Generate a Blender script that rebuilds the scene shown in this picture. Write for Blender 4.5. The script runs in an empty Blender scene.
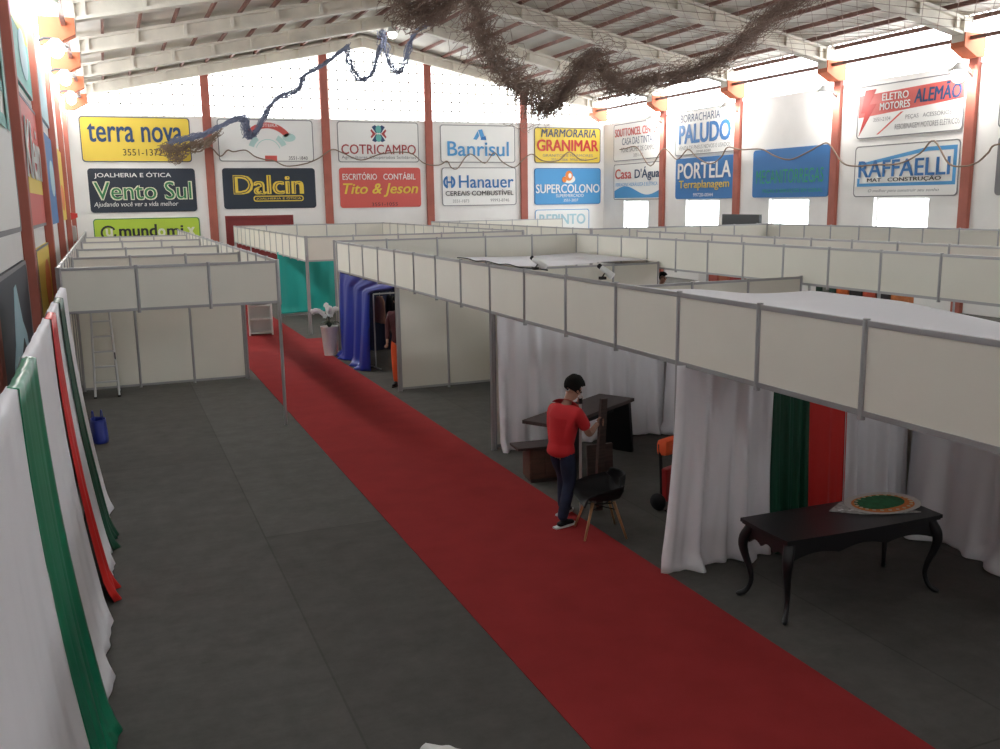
import bpy, bmesh, math, random
from math import sin, cos, pi, radians
from mathutils import Vector, Matrix
random.seed(7)
S = bpy.context.scene
COL = S.collection

# ------------------------------------------------------------------ camera
YAW, PITCH, ROLL, FPX = 0.39493, 0.18496, -0.01461, 926.5
cam = bpy.data.objects.new('camera', bpy.data.cameras.new('camera'))
COL.objects.link(cam)
cam.data.sensor_fit = 'HORIZONTAL'; cam.data.sensor_width = 36.0
cam.data.lens = 36.0 * FPX / 1000.0
cam.data.clip_start = 0.05; cam.data.clip_end = 400
fwd = Vector((sin(YAW)*cos(PITCH), cos(YAW)*cos(PITCH), -sin(PITCH)))
rgt = Vector((cos(YAW), -sin(YAW), 0)); upv = rgt.cross(fwd)
r2 = cos(ROLL)*rgt + sin(ROLL)*upv; u2 = -sin(ROLL)*rgt + cos(ROLL)*upv
cam.matrix_world = Matrix(((r2.x, u2.x, -fwd.x, 0), (r2.y, u2.y, -fwd.y, 0), (r2.z, u2.z, -fwd.z, 3.4), (0, 0, 0, 1)))
S.camera = cam

# ------------------------------------------------------------------ light and exposure
vs = S.view_settings
vs.view_transform = 'Standard'; vs.look = 'None'; vs.gamma = 1.0; vs.use_curve_mapping = False
vs.exposure = 0.15
S.cycles.use_denoising = True
S.cycles.max_bounces = 10; S.cycles.diffuse_bounces = 6; S.cycles.transparent_max_bounces = 16
S.cycles.sample_clamp_indirect = 8.0
SKY = 9.0
w = bpy.data.worlds.new('sky'); S.world = w; w.use_nodes = True
w.node_tree.nodes['Background'].inputs[0].default_value = (0.93, 0.97, 1.0, 1)
w.node_tree.nodes['Background'].inputs[1].default_value = SKY

XL, XR, YB, YF = -1.08, 22.77, 41.0, -9.0          # hall shell
EAVE, RIDGE, XM, WTOP = 7.53, 10.0, 10.85, 7.0
FRAMES = [40.9 - 5.295*k for k in range(10)]
def zr(x):                                          # underside of the roof beams
    return EAVE + (RIDGE-EAVE)*(1-abs(x-XM)/(XR-XM))

def portal(loc, nx, sx, sy):                        # marks an opening to the sky for the sampler
    l = bpy.data.lights.new('sky_opening', 'AREA'); l.shape = 'RECTANGLE'; l.size = sx; l.size_y = sy
    o = bpy.data.objects.new('sky_opening', l); COL.objects.link(o); o.location = loc
    o.rotation_euler = Vector(nx).to_track_quat('-Z', 'Y').to_euler()
    l.cycles.is_portal = True
    o['kind'] = 'helper'
portal((XR+0.02, 17.5, 7.6), (-1, 0, 0), 1.3, 47)
portal((XL-0.02, 26.0, 7.6), (1, 0, 0), 1.3, 30)
portal((XM, YB+0.1, 8.8), (0, -1, 0), 23.6, 3.6)
portal((XM, YF-0.1, 8.3), (0, 1, 0), 16.7, 1.2)

# ------------------------------------------------------------------ materials
MATS = {}
def mat(name, col, rough=0.6, metal=0.0, emit=0.0, noise=0.0, nscale=6.0, bump=0.0, bscale=60.0, stretch=None, sheen=0.0, spec=None):
    if name in MATS: return MATS[name]
    m = bpy.data.materials.new(name); m.use_nodes = True
    nt = m.node_tree; b = nt.nodes['Principled BSDF']
    b.inputs['Base Color'].default_value = (*col, 1); b.inputs['Roughness'].default_value = rough
    b.inputs['Metallic'].default_value = metal
    if spec is not None: b.inputs['Specular IOR Level'].default_value = spec
    if sheen: b.inputs['Sheen Weight'].default_value = sheen
    if emit:
        b.inputs['Emission Color'].default_value = (*col, 1); b.inputs['Emission Strength'].default_value = emit
    if noise or bump:
        tc = nt.nodes.new('ShaderNodeTexCoord'); mp = nt.nodes.new('ShaderNodeMapping')
        nt.links.new(tc.outputs['Object'], mp.inputs[0])
        if stretch: mp.inputs['Scale'].default_value = stretch
    if noise:
        n = nt.nodes.new('ShaderNodeTexNoise'); n.inputs['Scale'].default_value = nscale; n.inputs['Detail'].default_value = 5
        nt.links.new(mp.outputs[0], n.inputs['Vector'])
        r = nt.nodes.new('ShaderNodeValToRGB')
        r.color_ramp.elements[0].position = 0.3; r.color_ramp.elements[1].position = 0.7
        r.color_ramp.elements[0].color = (*[c*(1-noise) for c in col], 1)
        r.color_ramp.elements[1].color = (*[min(1, c*(1+noise)) for c in col], 1)
        nt.links.new(n.outputs[0], r.inputs[0]); nt.links.new(r.outputs[0], b.inputs['Base Color'])
    if bump:
        n2 = nt.nodes.new('ShaderNodeTexNoise'); n2.inputs['Scale'].default_value = bscale; n2.inputs['Detail'].default_value = 3
        nt.links.new(mp.outputs[0], n2.inputs['Vector'])
        bp = nt.nodes.new('ShaderNodeBump'); bp.inputs['Strength'].default_value = bump; bp.inputs['Distance'].default_value = 0.02
        nt.links.new(n2.outputs[0], bp.inputs['Height']); nt.links.new(bp.outputs[0], b.inputs['Normal'])
    MATS[name] = m
    return m

M_WALL = mat('painted plaster', (0.80, 0.79, 0.77), 0.8, noise=0.05, nscale=0.8, bump=0.1, bscale=20)
M_PANEL = mat('cream laminate', (0.74, 0.72, 0.64), 0.45, noise=0.02, nscale=1.5)
M_ALU = mat('anodised aluminium', (0.42, 0.42, 0.43), 0.42, 0.7)
M_ALUD = mat('ladder aluminium', (0.6, 0.6, 0.6), 0.4, 0.6)
M_COLM = mat('terracotta paint', (0.36, 0.105, 0.075), 0.65, noise=0.12, nscale=2)
M_CAP = mat('orange paint', (0.62, 0.17, 0.075), 0.65, noise=0.08, nscale=2)
M_CONC = mat('pale concrete', (0.70, 0.66, 0.58), 0.8, noise=0.12, nscale=1.6, bump=0.1, bscale=14)
M_PURL = mat('brown primer steel', (0.20, 0.095, 0.075), 0.6, noise=0.2, nscale=3)
M_ROOF = mat('galvanised roofing sheet', (0.74, 0.72, 0.66), 0.6, 0.0, noise=0.10, nscale=0.7)
M_RED = mat('red needle carpet', (0.27, 0.027, 0.027), 0.95, noise=0.08, nscale=2.5, bump=0.15, bscale=120, spec=0.1)
M_WHITE = mat('white voile', (0.80, 0.79, 0.82), 0.75)
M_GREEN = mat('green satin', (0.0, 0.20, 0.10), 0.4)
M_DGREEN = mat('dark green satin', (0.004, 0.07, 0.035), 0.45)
M_REDC = mat('red satin', (0.66, 0.025, 0.02), 0.45)
M_BLUE = mat('royal blue satin', (0.014, 0.030, 0.26), 0.4)
M_TEAL = mat('teal satin', (0.015, 0.40, 0.35), 0.5)
M_BLACK = mat('black lacquer', (0.008, 0.008, 0.010), 0.4)
M_BPLA = mat('black plastic', (0.008, 0.008, 0.009), 0.55, spec=.25)
M_DWOOD = mat('dark walnut', (0.045, 0.028, 0.025), 0.5, noise=0.4, nscale=5, stretch=(1, 8, 8))
M_WOOD = mat('brown wood', (0.085, 0.04, 0.026), 0.55, noise=0.3, nscale=4, stretch=(1, 8, 6))
M_BEECH = mat('beech dowel', (0.42, 0.22, 0.10), 0.5, noise=0.1, nscale=10)
M_SKIN = mat('skin', (0.36, 0.19, 0.13), 0.55, noise=0.04, nscale=20)
M_HAIR = mat('black hair', (0.008, 0.007, 0.006), 0.85, spec=.15, bump=0.5, bscale=200)
M_SHIRT = mat('red jersey', (0.52, 0.015, 0.02), 0.85, noise=0.06, nscale=8)
M_JEANS = mat('navy denim', (0.012, 0.018, 0.045), 0.9, noise=0.4, nscale=7)
M_SOLE = mat('white rubber', (0.6, 0.6, 0.6), 0.7)
M_NET = mat('weathered brown net cord', (0.27, 0.195, 0.16), 0.95)
M_NETB = mat('blue grey net cord', (0.15, 0.17, 0.25), 0.95)
M_CORD = mat('brown rope', (0.22, 0.16, 0.12), 0.9)
M_WPLA = mat('white plastic', (0.75, 0.75, 0.73), 0.4)
M_LEAF = mat('dark leaf', (0.012, 0.03, 0.012), 0.5)
M_PETAL = mat('white petal', (0.82, 0.82, 0.80), 0.6)
M_LAMP = mat('lamp lens', (1.0, 0.97, 0.92), 0.4, emit=130)
M_LAMPL = mat('left lamp lens', (1.0, 0.98, 0.94), 0.4, emit=230)
M_BULB = mat('pendant bulb', (1.0, 0.97, 0.93), 0.4, emit=40)
M_ORANGE = mat('hi-vis orange fabric', (0.75, 0.10, 0.025), 0.8)
M_MAROON = mat('maroon door paint', (0.22, 0.025, 0.025), 0.5, noise=0.08, nscale=2)
M_DGREY = mat('dark grey plastic', (0.05, 0.055, 0.06), 0.5)
M_GREYBOX = mat('grey painted steel', (0.35, 0.34, 0.32), 0.6)
M_COMP = mat('clay pink cardboard', (0.5, 0.16, 0.1), 0.8)

def ink(name, col, rough=0.6): return mat(name, col, rough)
I_NAVY = ink('navy paint', (0.02, 0.055, 0.14)); I_BLACK = ink('black paint', (0.02, 0.02, 0.022)); I_WHITE = ink('white paint', (0.80, 0.80, 0.78))
I_YEL = ink('yellow paint', (0.76, 0.56, 0.07)); I_RED = ink('red paint', (0.52, 0.035, 0.03)); I_BLUE = ink('blue paint', (0.03, 0.16, 0.42))
I_LBLUE = ink('light blue paint', (0.07, 0.30, 0.60)); I_GREEN = ink('green paint', (0.03, 0.20, 0.07)); I_LIME = ink('lime paint', (0.42, 0.58, 0.05))
I_GREY = ink('grey paint', (0.20, 0.20, 0.21)); I_TEAL = ink('teal paint', (0.12, 0.42, 0.38)); I_PALE = ink('pale yellow paint', (0.72, 0.74, 0.55))
I_DARKB = ink('midnight paint', (0.018, 0.028, 0.045)); I_MAR = ink('dark red paint', (0.36, 0.05, 0.055)); I_LRED = ink('faded red paint', (0.60, 0.10, 0.085))
I_GREENB = ink('bright green paint', (0.02, 0.32, 0.16)); I_ICE = ink('ice blue paint', (0.35, 0.55, 0.62)); I_PINK = ink('pale teal paint', (0.45, 0.65, 0.62)); I_ORG = ink('orange paint for signs', (0.72, 0.22, 0.04))

def carpet_grey():
    m = bpy.data.materials.new('grey needle carpet'); m.use_nodes = True
    nt = m.node_tree; b = nt.nodes['Principled BSDF']; b.inputs['Roughness'].default_value = 0.95; b.inputs['Specular IOR Level'].default_value = 0.15
    tc = nt.nodes.new('ShaderNodeTexCoord')
    br = nt.nodes.new('ShaderNodeTexBrick')
    br.inputs['Scale'].default_value = 1.0; br.inputs['Brick Width'].default_value = 9.0; br.inputs['Row Height'].default_value = 2.0
    br.inputs['Mortar Size'].default_value = 0.012; br.inputs['Mortar Smooth'].default_value = 0.6; br.offset = 0.37
    br.inputs['Color1'].default_value = (0.083, 0.079, 0.072, 1); br.inputs['Color2'].default_value = (0.102, 0.098, 0.090, 1)
    br.inputs['Mortar'].default_value = (0.070, 0.067, 0.061, 1)
    mp = nt.nodes.new('ShaderNodeMapping'); mp.inputs['Rotation'].default_value = (0, 0, pi/2); mp.inputs['Location'].default_value = (0.4, 0.75, 0)
    nt.links.new(tc.outputs['Object'], mp.inputs[0]); nt.links.new(mp.outputs[0], br.inputs['Vector'])
    n = nt.nodes.new('ShaderNodeTexNoise'); n.inputs['Scale'].default_value = 3.0; n.inputs['Detail'].default_value = 10; n.inputs['Roughness'].default_value = 0.75
    nt.links.new(tc.outputs['Object'], n.inputs['Vector'])
    mx = nt.nodes.new('ShaderNodeMix'); mx.data_type = 'RGBA'; mx.blend_type = 'MULTIPLY'; mx.inputs[0].default_value = 1
    r = nt.nodes.new('ShaderNodeValToRGB'); r.color_ramp.elements[0].color = (0.78, 0.78, 0.78, 1); r.color_ramp.elements[1].color = (1.15, 1.15, 1.15, 1)
    r.color_ramp.elements[0].position = 0.3; r.color_ramp.elements[1].position = 0.7
    nt.links.new(n.outputs[0], r.inputs[0]); nt.links.new(br.outputs['Color'], mx.inputs[6]); nt.links.new(r.outputs[0], mx.inputs[7])
    nt.links.new(mx.outputs[2], b.inputs['Base Color'])
    n2 = nt.nodes.new('ShaderNodeTexNoise'); n2.inputs['Scale'].default_value = 3; n2.inputs['Detail'].default_value = 6
    mp2 = nt.nodes.new('ShaderNodeMapping'); mp2.inputs['Scale'].default_value = (0.5, 2.2, 1)
    nt.links.new(tc.outputs['Object'], mp2.inputs[0]); nt.links.new(mp2.outputs[0], n2.inputs['Vector'])
    bp = nt.nodes.new('ShaderNodeBump'); bp.inputs['Strength'].default_value = 0.25; bp.inputs['Distance'].default_value = 0.05
    nt.links.new(n2.outputs[0], bp.inputs['Height']); nt.links.new(bp.outputs[0], b.inputs['Normal'])
    return m
M_FLOOR = carpet_grey()

# ------------------------------------------------------------------ mesh helpers
class MB:
    def __init__(s): s.b = bmesh.new()
    def box(s, x0, x1, y0, y1, z0, z1, rot=None, at=None, bev=0.0):
        r = bmesh.ops.create_cube(s.b, size=1.0); vs_ = r['verts']
        for v in vs_:
            v.co = Vector(((x0+x1)/2 + v.co.x*(x1-x0), (y0+y1)/2 + v.co.y*(y1-y0), (z0+z1)/2 + v.co.z*(z1-z0)))
        if bev:
            es = list({e for v in vs_ for e in v.link_edges})
            rr = bmesh.ops.bevel(s.b, geom=es, offset=bev, segments=2, affect='EDGES', profile=0.6)
            vs_ = list({v for f in rr['faces'] for v in f.verts} | {v for v in vs_ if v.is_valid})
        if rot is not None:
            bmesh.ops.rotate(s.b, verts=vs_, cent=at or (0, 0, 0), matrix=Matrix.Rotation(rot[1], 3, rot[0]))
        return s
    def hexa(s, b4, t4):                               # a solid between two quads
        vb = [s.b.verts.new(p) for p in b4]; vt = [s.b.verts.new(p) for p in t4]
        s.b.faces.new(vb[::-1]); s.b.faces.new(vt)
        for i in range(4): s.b.faces.new((vb[i], vb[(i+1) % 4], vt[(i+1) % 4], vt[i]))
        return s
    def tube(s, pts, r, n=8, caps=True):
        pts = [Vector(p) for p in pts]
        rs = r if isinstance(r, (list, tuple)) else [r]*len(pts)
        rings = []; nrm = None
        for i, p in enumerate(pts):
            t = (pts[min(i+1, len(pts)-1)] - pts[max(i-1, 0)]).normalized()
            if nrm is None: nrm = t.orthogonal().normalized()
            else:
                nrm = (nrm - t*nrm.dot(t))
                nrm = nrm.normalized() if nrm.length > 1e-6 else t.orthogonal().normalized()
            bn = t.cross(nrm)
            rings.append([s.b.verts.new(p + rs[i]*(cos(2*pi*k/n)*nrm + sin(2*pi*k/n)*bn)) for k in range(n)])
        for a, c in zip(rings, rings[1:]):
            for k in range(n): s.b.faces.new((a[k], a[(k+1) % n], c[(k+1) % n], c[k]))
        if caps:
            s.b.faces.new(rings[0][::-1]); s.b.faces.new(rings[-1])
        return s
    def lathe(s, prof, n=24, at=(0, 0, 0)):
        rings = []
        for r, z in prof:
            rings.append([s.b.verts.new((at[0]+r*cos(2*pi*k/n), at[1]+r*sin(2*pi*k/n), at[2]+z)) for k in range(n)])
        for a, c in zip(rings, rings[1:]):
            for k in range(n): s.b.faces.new((a[k], a[(k+1) % n], c[(k+1) % n], c[k]))
        s.b.faces.new(rings[0][::-1]); s.b.faces.new(rings[-1])
        return s
    def prism(s, poly, y0, y1):                        # an outline in x-z, with depth along y
        a = [s.b.verts.new((x, y0, z)) for x, z in poly]; c = [s.b.verts.new((x, y1, z)) for x, z in poly]
        s.b.faces.new(a); s.b.faces.new(c[::-1])
        n = len(poly)
        for i in range(n): s.b.faces.new((a[i], c[i], c[(i+1) % n], a[(i+1) % n]))
        return s
    def ring(s, outer, inner, y0, y1):
        n = len(outer); V = s.b.verts.new
        A = [V((x, y0, z)) for x, z in outer]; B = [V((x, y0, z)) for x, z in inner]
        C = [V((x, y1, z)) for x, z in outer]; D = [V((x, y1, z)) for x, z in inner]
        for i in range(n):
            j = (i+1) % n
            s.b.faces.new((A[i], A[j], B[j], B[i])); s.b.faces.new((C[j], C[i], D[i], D[j]))
            s.b.faces.new((A[j], A[i], C[i], C[j])); s.b.faces.new((B[i], B[j], D[j], D[i]))
        return s
    def grid(s, f, nu, nv):
        g = [[s.b.verts.new(f(i/nu, j/nv)) for i in range(nu+1)] for j in range(nv+1)]
        for j in range(nv):
            for i in range(nu): s.b.faces.new((g[j][i], g[j][i+1], g[j+1][i+1], g[j+1][i]))
        return s
    def ball(s, c, r, sx=1, sy=1, sz=1, seg=12):
        rr = bmesh.ops.create_uvsphere(s.b, u_segments=seg, v_segments=max(6, seg*2//3), radius=r)
        for v in rr['verts']: v.co = Vector((c[0]+v.co.x*sx, c[1]+v.co.y*sy, c[2]+v.co.z*sz))
        return s
    def build(s, name, m, parent=None, smooth=False, solid=0.0, loc=None, rotz=0, offset=0):
        bmesh.ops.recalc_face_normals(s.b, faces=s.b.faces) if not solid else None
        me = bpy.data.meshes.new(name); s.b.to_mesh(me); s.b.free()
        if m: me.materials.append(m)
        if smooth:
            for p in me.polygons: p.use_smooth = True
        o = bpy.data.objects.new(name, me); COL.objects.link(o)
        if parent: o.parent = parent
        if loc: o.location = loc
        if rotz: o.rotation_euler = (0, 0, rotz)
        if solid:
            md = o.modifiers.new('thickness', 'SOLIDIFY'); md.thickness = solid; md.offset = offset
        return o

def thing(name, label, cat, loc=(0, 0, 0), rotz=0, group=None):
    o = bpy.data.objects.new(name, None); COL.objects.link(o); o.empty_display_size = 0.1
    o.location = loc; o.rotation_euler = (0, 0, rotz)
    return tag(o, label, cat, group)
def tag(o, label, cat, group=None):
    o['label'] = label; o['category'] = cat
    if group: o['group'] = group
    return o
def struct(o):
    o['kind'] = 'structure'; return o
def rrect(x0, x1, z0, z1, r, n=5):
    out = []
    for cx, cz, a0 in ((x1-r, z1-r, 0), (x0+r, z1-r, pi/2), (x0+r, z0+r, pi), (x1-r, z0+r, 1.5*pi)):
        for k in range(n+1):
            a = a0 + pi/2*k/n; out.append((cx+r*cos(a), cz+r*sin(a)))
    return out
def spline(pts, n=8):                                  # Catmull-Rom through the points
    P = [Vector(p) for p in pts]; P = [2*P[0]-P[1]] + P + [2*P[-1]-P[-2]]
    out = []
    for i in range(1, len(P)-2):
        for k in range(n):
            t = k/n
            out.append(0.5*((2*P[i]) + (P[i+1]-P[i-1])*t + (2*P[i-1]-5*P[i]+4*P[i+1]-P[i+2])*t*t + (3*P[i]-P[i-1]-3*P[i+1]+P[i+2])*t**3))
    out.append(P[-2]); return out

# ------------------------------------------------------------------ hall shell
struct(MB().box(XL-0.3, XR+0.3, YF-0.3, YB+0.3, -0.3, 0.0).build('floor', M_FLOOR))
struct(MB().box(XL-0.25, XL, YF, YB, 0, WTOP).box(XL-0.25, XL, YF, 11, WTOP, EAVE+.5).build('wall_left', M_WALL))  # upper strip added over the near eave to keep sky light off the foreground
WIN = [(36.86, 39.0), (31.5, 33.83), (26.27, 28.4), (21.06, 23.24), (16.3, 18.5), (11.0, 13.2), (5.7, 7.9)]
wr = MB(); y = YF
for a, b in sorted(WIN):
    wr.box(XR, XR+0.25, y, a, 0, WTOP); wr.box(XR, XR+0.25, a, b, 0, 1.5); wr.box(XR, XR+0.25, a, b, 3.34, WTOP); y = b
wr.box(XR, XR+0.25, y, YB, 0, WTOP)
wr.box(XR, XR+0.25, YF, -6, WTOP, EAVE+.5)  # eave behind the camera, closed the same way against sky light
struct(wr.build('wall_right', M_WALL))
DX0, DX1, DZ = 4.64, 7.49, 2.95
struct(MB().box(XL-0.25, DX0, YB, YB+0.25, 0, WTOP).box(DX1, XR+0.25, YB, YB+0.25, 0, WTOP).box(DX0, DX1, YB, YB+0.25, DZ, WTOP).build('wall_back', M_WALL))
struct(MB().box(XL-.25, XR+.25, YF-.25, YF, 0, 7.7).prism([(XL-.25, 7.7), (2.5, 7.7), (2.5, 8.9), (XL-.25, 8.1)], YF-.25, YF).prism([(XR+.25, 7.7), (XR+.25, 8.1), (19.2, 8.9), (19.2, 7.7)], YF-.25, YF).prism([(2.5, 8.9), (19.2, 8.9), (XM, 10.6)], YF-.25, YF).build('wall_front', M_WALL))
fw2 = struct(MB().ring([(2.5, 7.7), (19.2, 7.7), (19.2, 8.9), (2.5, 8.9)], [(2.58, 7.78), (19.12, 7.78), (19.12, 8.82), (2.58, 8.82)], YF-.2, YF-.1).build('window_2', M_WPLA))  # frame of an unseen gable opening, added for fill light from behind the camera
struct(MB().hexa([(XL, YB+.02, EAVE+.3), (XM, YB+.02, RIDGE+.3), (XM, YB+.2, RIDGE+.3), (XL, YB+.2, EAVE+.3)], [(XL, YB+.02, EAVE+.62), (XM, YB+.02, RIDGE+.62), (XM, YB+.2, RIDGE+.62), (XL, YB+.2, EAVE+.62)]).hexa([(XM, YB+.02, RIDGE+.3), (XR, YB+.02, EAVE+.3), (XR, YB+.2, EAVE+.3), (XM, YB+.2, RIDGE+.3)], [(XM, YB+.02, RIDGE+.62), (XR, YB+.02, EAVE+.62), (XR, YB+.2, EAVE+.62), (XM, YB+.2, RIDGE+.62)]).build('trim_1', M_CONC))
for i, (a, b) in enumerate(WIN):
    f = MB().ring([(a, 1.5), (b, 1.5), (b, 3.34), (a, 3.34)], [(a+.05, 1.55), (b-.05, 1.55), (b-.05, 3.29), (a+.05, 3.29)], 0, 0.06).build('window_%d' % (i+3), M_WPLA)
    f.rotation_euler = (0, 0, pi/2); f.location = (XR+0.2, 0, 0); struct(f)
door = struct(MB().box(DX0, DX1, YB+0.05, YB+0.12, 0, DZ).build('door_1', M_MAROON))
MB().ring([(DX0, 0.0), (DX1, 0.0), (DX1, DZ), (DX0, DZ)], [(DX0+.12, 0.05), (DX1-.12, 0.05), (DX1-.12, DZ-.12), (DX0+.12, DZ-.12)], YB-0.03, YB+0.05).build('door_frame', M_MAROON, door)
# lattice screens in both gables
for nm, yy in (('window_1', YB+0.1),):
    g = MB(); x = XL
    while x < XR:
        g.box(x-.022, x+.022, yy-.05, yy+.05, WTOP, zr(x)+0.45); x += 0.40
    z = WTOP+0.44
    while z < RIDGE+0.5:
        half = (XR-XM)*(1-max(0, (z-0.45-EAVE))/(RIDGE-EAVE))
        g.box(XM-half, XM+half, yy-.05, yy+.05, z-.022, z+.022); z += 0.40
    struct(g.build(nm, M_CONC))

# columns
BC = [3.66*1.1386, 7.97*1.1386, 12.08*1.1386, 16.2*1.1386]
for x in BC:
    struct(MB().box(x-.17, x+.17, YB-.13, YB, 0, zr(x)+.1, bev=.015).build('column', M_COLM))
for yy in FRAMES[1:]:
    for x, d in ((XL, 1), (XR, -1)):
        struct(MB().box(min(x, x+d*.14), max(x, x+d*.14), yy-.16, yy+.16, 0, 7.2, bev=.015).build('column', M_COLM))
# roof beams with column heads
for yy in FRAMES:
    bm = MB()
    for sgn in (-1, 1):
        xe = XM + sgn*(XR-XM); xi = XM
        def q(x, dz): return zr(x)+dz
        def bar(z0, z1, hw):
            bm.hexa([(xe, yy-hw, q(xe, z0)), (xi, yy-hw, q(xi, z0)), (xi, yy+hw, q(xi, z0)), (xe, yy+hw, q(xe, z0))],
                    [(xe, yy-hw, q(xe, z1)), (xi, yy-hw, q(xi, z1)), (xi, yy+hw, q(xi, z1)), (xe, yy+hw, q(xe, z1))])
        bar(0.0, 0.08, 0.18); bar(0.08, 0.38, 0.06); bar(0.38, 0.46, 0.18)
        for k in range(0, 9):
            x = xe - sgn*(1.0 + k*1.36)
            for hs in (-1, 1):
                bm.hexa([(x-.05, yy+hs*.06, q(x, .07)), (x+.05, yy+hs*.06, q(x, .07)), (x+.05, yy+hs*.17, q(x, .07)), (x-.05, yy+hs*.17, q(x, .07))],
                        [(x-.05, yy+hs*.06, q(x, .39)), (x+.05, yy+hs*.06, q(x, .39)), (x+.05, yy+hs*.17, q(x, .39)), (x-.05, yy+hs*.17, q(x, .39))])
        bm.box(min(xe, xe-sgn*.8), max(xe, xe-sgn*.8), yy-.2, yy+.2, EAVE-.02, EAVE+.62)
    struct(bm.build('roof_beam', M_CONC))
    for sgn in (-1, 1):
        xe = XM + sgn*(XR-XM); xo = xe - sgn*.78
        h = MB().hexa([(xe, yy-.24, 7.12), (xe-sgn*.3, yy-.24, 7.12), (xe-sgn*.3, yy+.24, 7.12), (xe, yy+.24, 7.12)][::sgn],
                      [(xe, yy-.24, 7.38), (xo, yy-.24, 7.38), (xo, yy+.24, 7.38), (xe, yy+.24, 7.38)][::sgn])
        h.box(min(xe, xo), max(xe, xo), yy-.24, yy+.24, 7.38, 7.74)
        struct(h.build('column', M_CAP))
# purlins and corrugated sheets
OPEN = .40
px = .45
while px < (XR-XM):
    for sgn in (-1, 1):
        x = XM + sgn*((XR-XM)-px)
        z = zr(x)+.45
        struct(MB().box(x-.035, x+.035, YF, YB, z, z+.12).build('purlin_beam', M_PURL))
    px += .98
for x in (XL+.55, XR-.55):
    struct(MB().box(x-.05, x+.05, YF, YB, EAVE+.02, EAVE+.12).build('purlin_beam', M_PURL))
def sheet(sgn):
    ye0, ye1, st = YF-.3, YB+.3, 0.11
    n = int((ye1-ye0)/st); xs = [XM, XM+sgn*5, XM+sgn*((XR-XM)-OPEN)]
    b = MB()
    def f(u, v):
        i = round(u*n); x = xs[round(v*2)]
        return (x, ye0+i*st, zr(x)+.61+(0.03 if i % 2 else -0.015))
    b.grid(f, n, 2)
    o = b.build('ceiling', M_ROOF, solid=0.006, offset=1)
    return struct(o)
sheet(-1); sheet(1)

# red carpets
CX0, CX1 = 2.54, 4.49
tag(MB().box(CX0, CX1, -6, 33, 0, .008).build('carpet_runner', M_RED), 'long red carpet runner down the aisle of the hall', 'carpet')
tag(MB().box(CX1+.002, 11.0, 21.2, 23.6, 0, .008).build('carpet_runner', M_RED), 'red carpet branching off into the side aisle by the planter', 'carpet')
tag(MB().box(11.0, 13.0, 0, 21.2, 0, .008).build('carpet_runner', M_RED), 'red carpet in the second aisle behind the right booths', 'carpet')

# ------------------------------------------------------------------ booth walls
MOD = 1.127
def run(name, label, cat, axis, fixed, a, n, zt, zb, legs=(), mod=MOD, group=None):
    """n panels in aluminium posts along an axis from a; legs lists the posts that stand on the floor"""
    r = thing(name, label, cat, (fixed, a, 0) if axis == 'y' else (a, fixed, 0), pi/2 if axis == 'y' else 0, group)
    L = n*mod
    for i in range(n):
        MB().box(i*mod+.022, (i+1)*mod-.022, -.006, .006, zb+.035, zt-.035).build('panel', M_PANEL, r)
    for i in range(n+1):
        z0 = 0 if i in legs else zb-.03
        b = MB(); x = i*mod
        b.prism([(0, 0)], 0, 0) if False else None
        b.tube([(x, 0, z0), (x, 0, zt+.012)], .026, 8)
        b.build('post', M_ALU, r)
    for z0 in (zb, zt-.04):
        MB().box(.02, L-.02, -.014, .014, z0, z0+.04).build('rail', M_ALU, r)
    return r
ZT, ZB = 2.571, 1.91
G1 = 'booth fascia walls'
YA0 = 20.57 - 17*MOD
AX, AX2 = 4.695, 10.95
run('booth_fascia', 'long white panel fascia along the right edge of the red carpet', 'booth fascia', 'y', AX, YA0, 17, ZT, ZB, {0, 1, 5, 9, 13, 17})
run('booth_fascia', 'white panel end wall across the back of the nearer right-hand booth block', 'booth fascia', 'x', 21.1, AX+.05, 5, ZT, .05, set(range(6)), mod=1.24)
run('booth_fascia', 'white panel fascia behind the near booths facing the second aisle', 'booth fascia', 'y', AX2, 21.1-17*MOD, 17, ZT, ZB, {0, 4, 8, 12, 17})
run('booth_fascia', 'short white panel fascia above the teal cloth at the side aisle', 'booth fascia', 'x', 24.45, AX+.09, 5, ZT, ZB, {0, 5}, mod=1.24)
run('booth_fascia', 'far white fascia of narrow-looking panels receding above the teal cloth', 'booth fascia', 'y', AX+.05, 24.45, 13, ZT, ZB, {0, 9, 13})
run('booth_fascia', 'white panel fascia closing the far end of the booths below the back wall signs', 'booth fascia', 'x', 39.1, AX+.1, 5, ZT, ZB, {0, 5}, mod=1.24)
run('booth_fascia', 'white panel fascia on the inner side of the far booth block', 'booth fascia', 'y', AX2, 24.45, 13, ZT, ZB, {0, 6, 13})
CXa, CXb = 13.15, 19.6
run('booth_fascia', 'white panel fascia across the second aisle from the near booths', 'booth fascia', 'y', CXa, 21.8-18*MOD, 18, ZT, ZB, {0, 6, 12, 18})
run('booth_fascia', 'farthest white panel fascia running below the right wall windows', 'booth fascia', 'y', CXb, 25.0-21*MOD, 21, ZT, ZB, {0, 7, 14, 21})
run('booth_fascia', 'white panel fascia on the aisle side of the far right booth block', 'booth fascia', 'y', CXa, 24.45, 13, ZT, ZB, {0, 6, 13})
run('booth_fascia', 'white panel fascia facing the camera at the end of the far right block', 'booth fascia', 'x', 24.45, CXa+.05, 5, ZT, ZB, {0, 5}, mod=1.27)
run('booth_fascia', 'white panel fascia below the yellow and blue signs in the far corner', 'booth fascia', 'x', 39.1, CXa+.05, 5, ZT, ZB, {0, 5}, mod=1.27)
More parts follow.
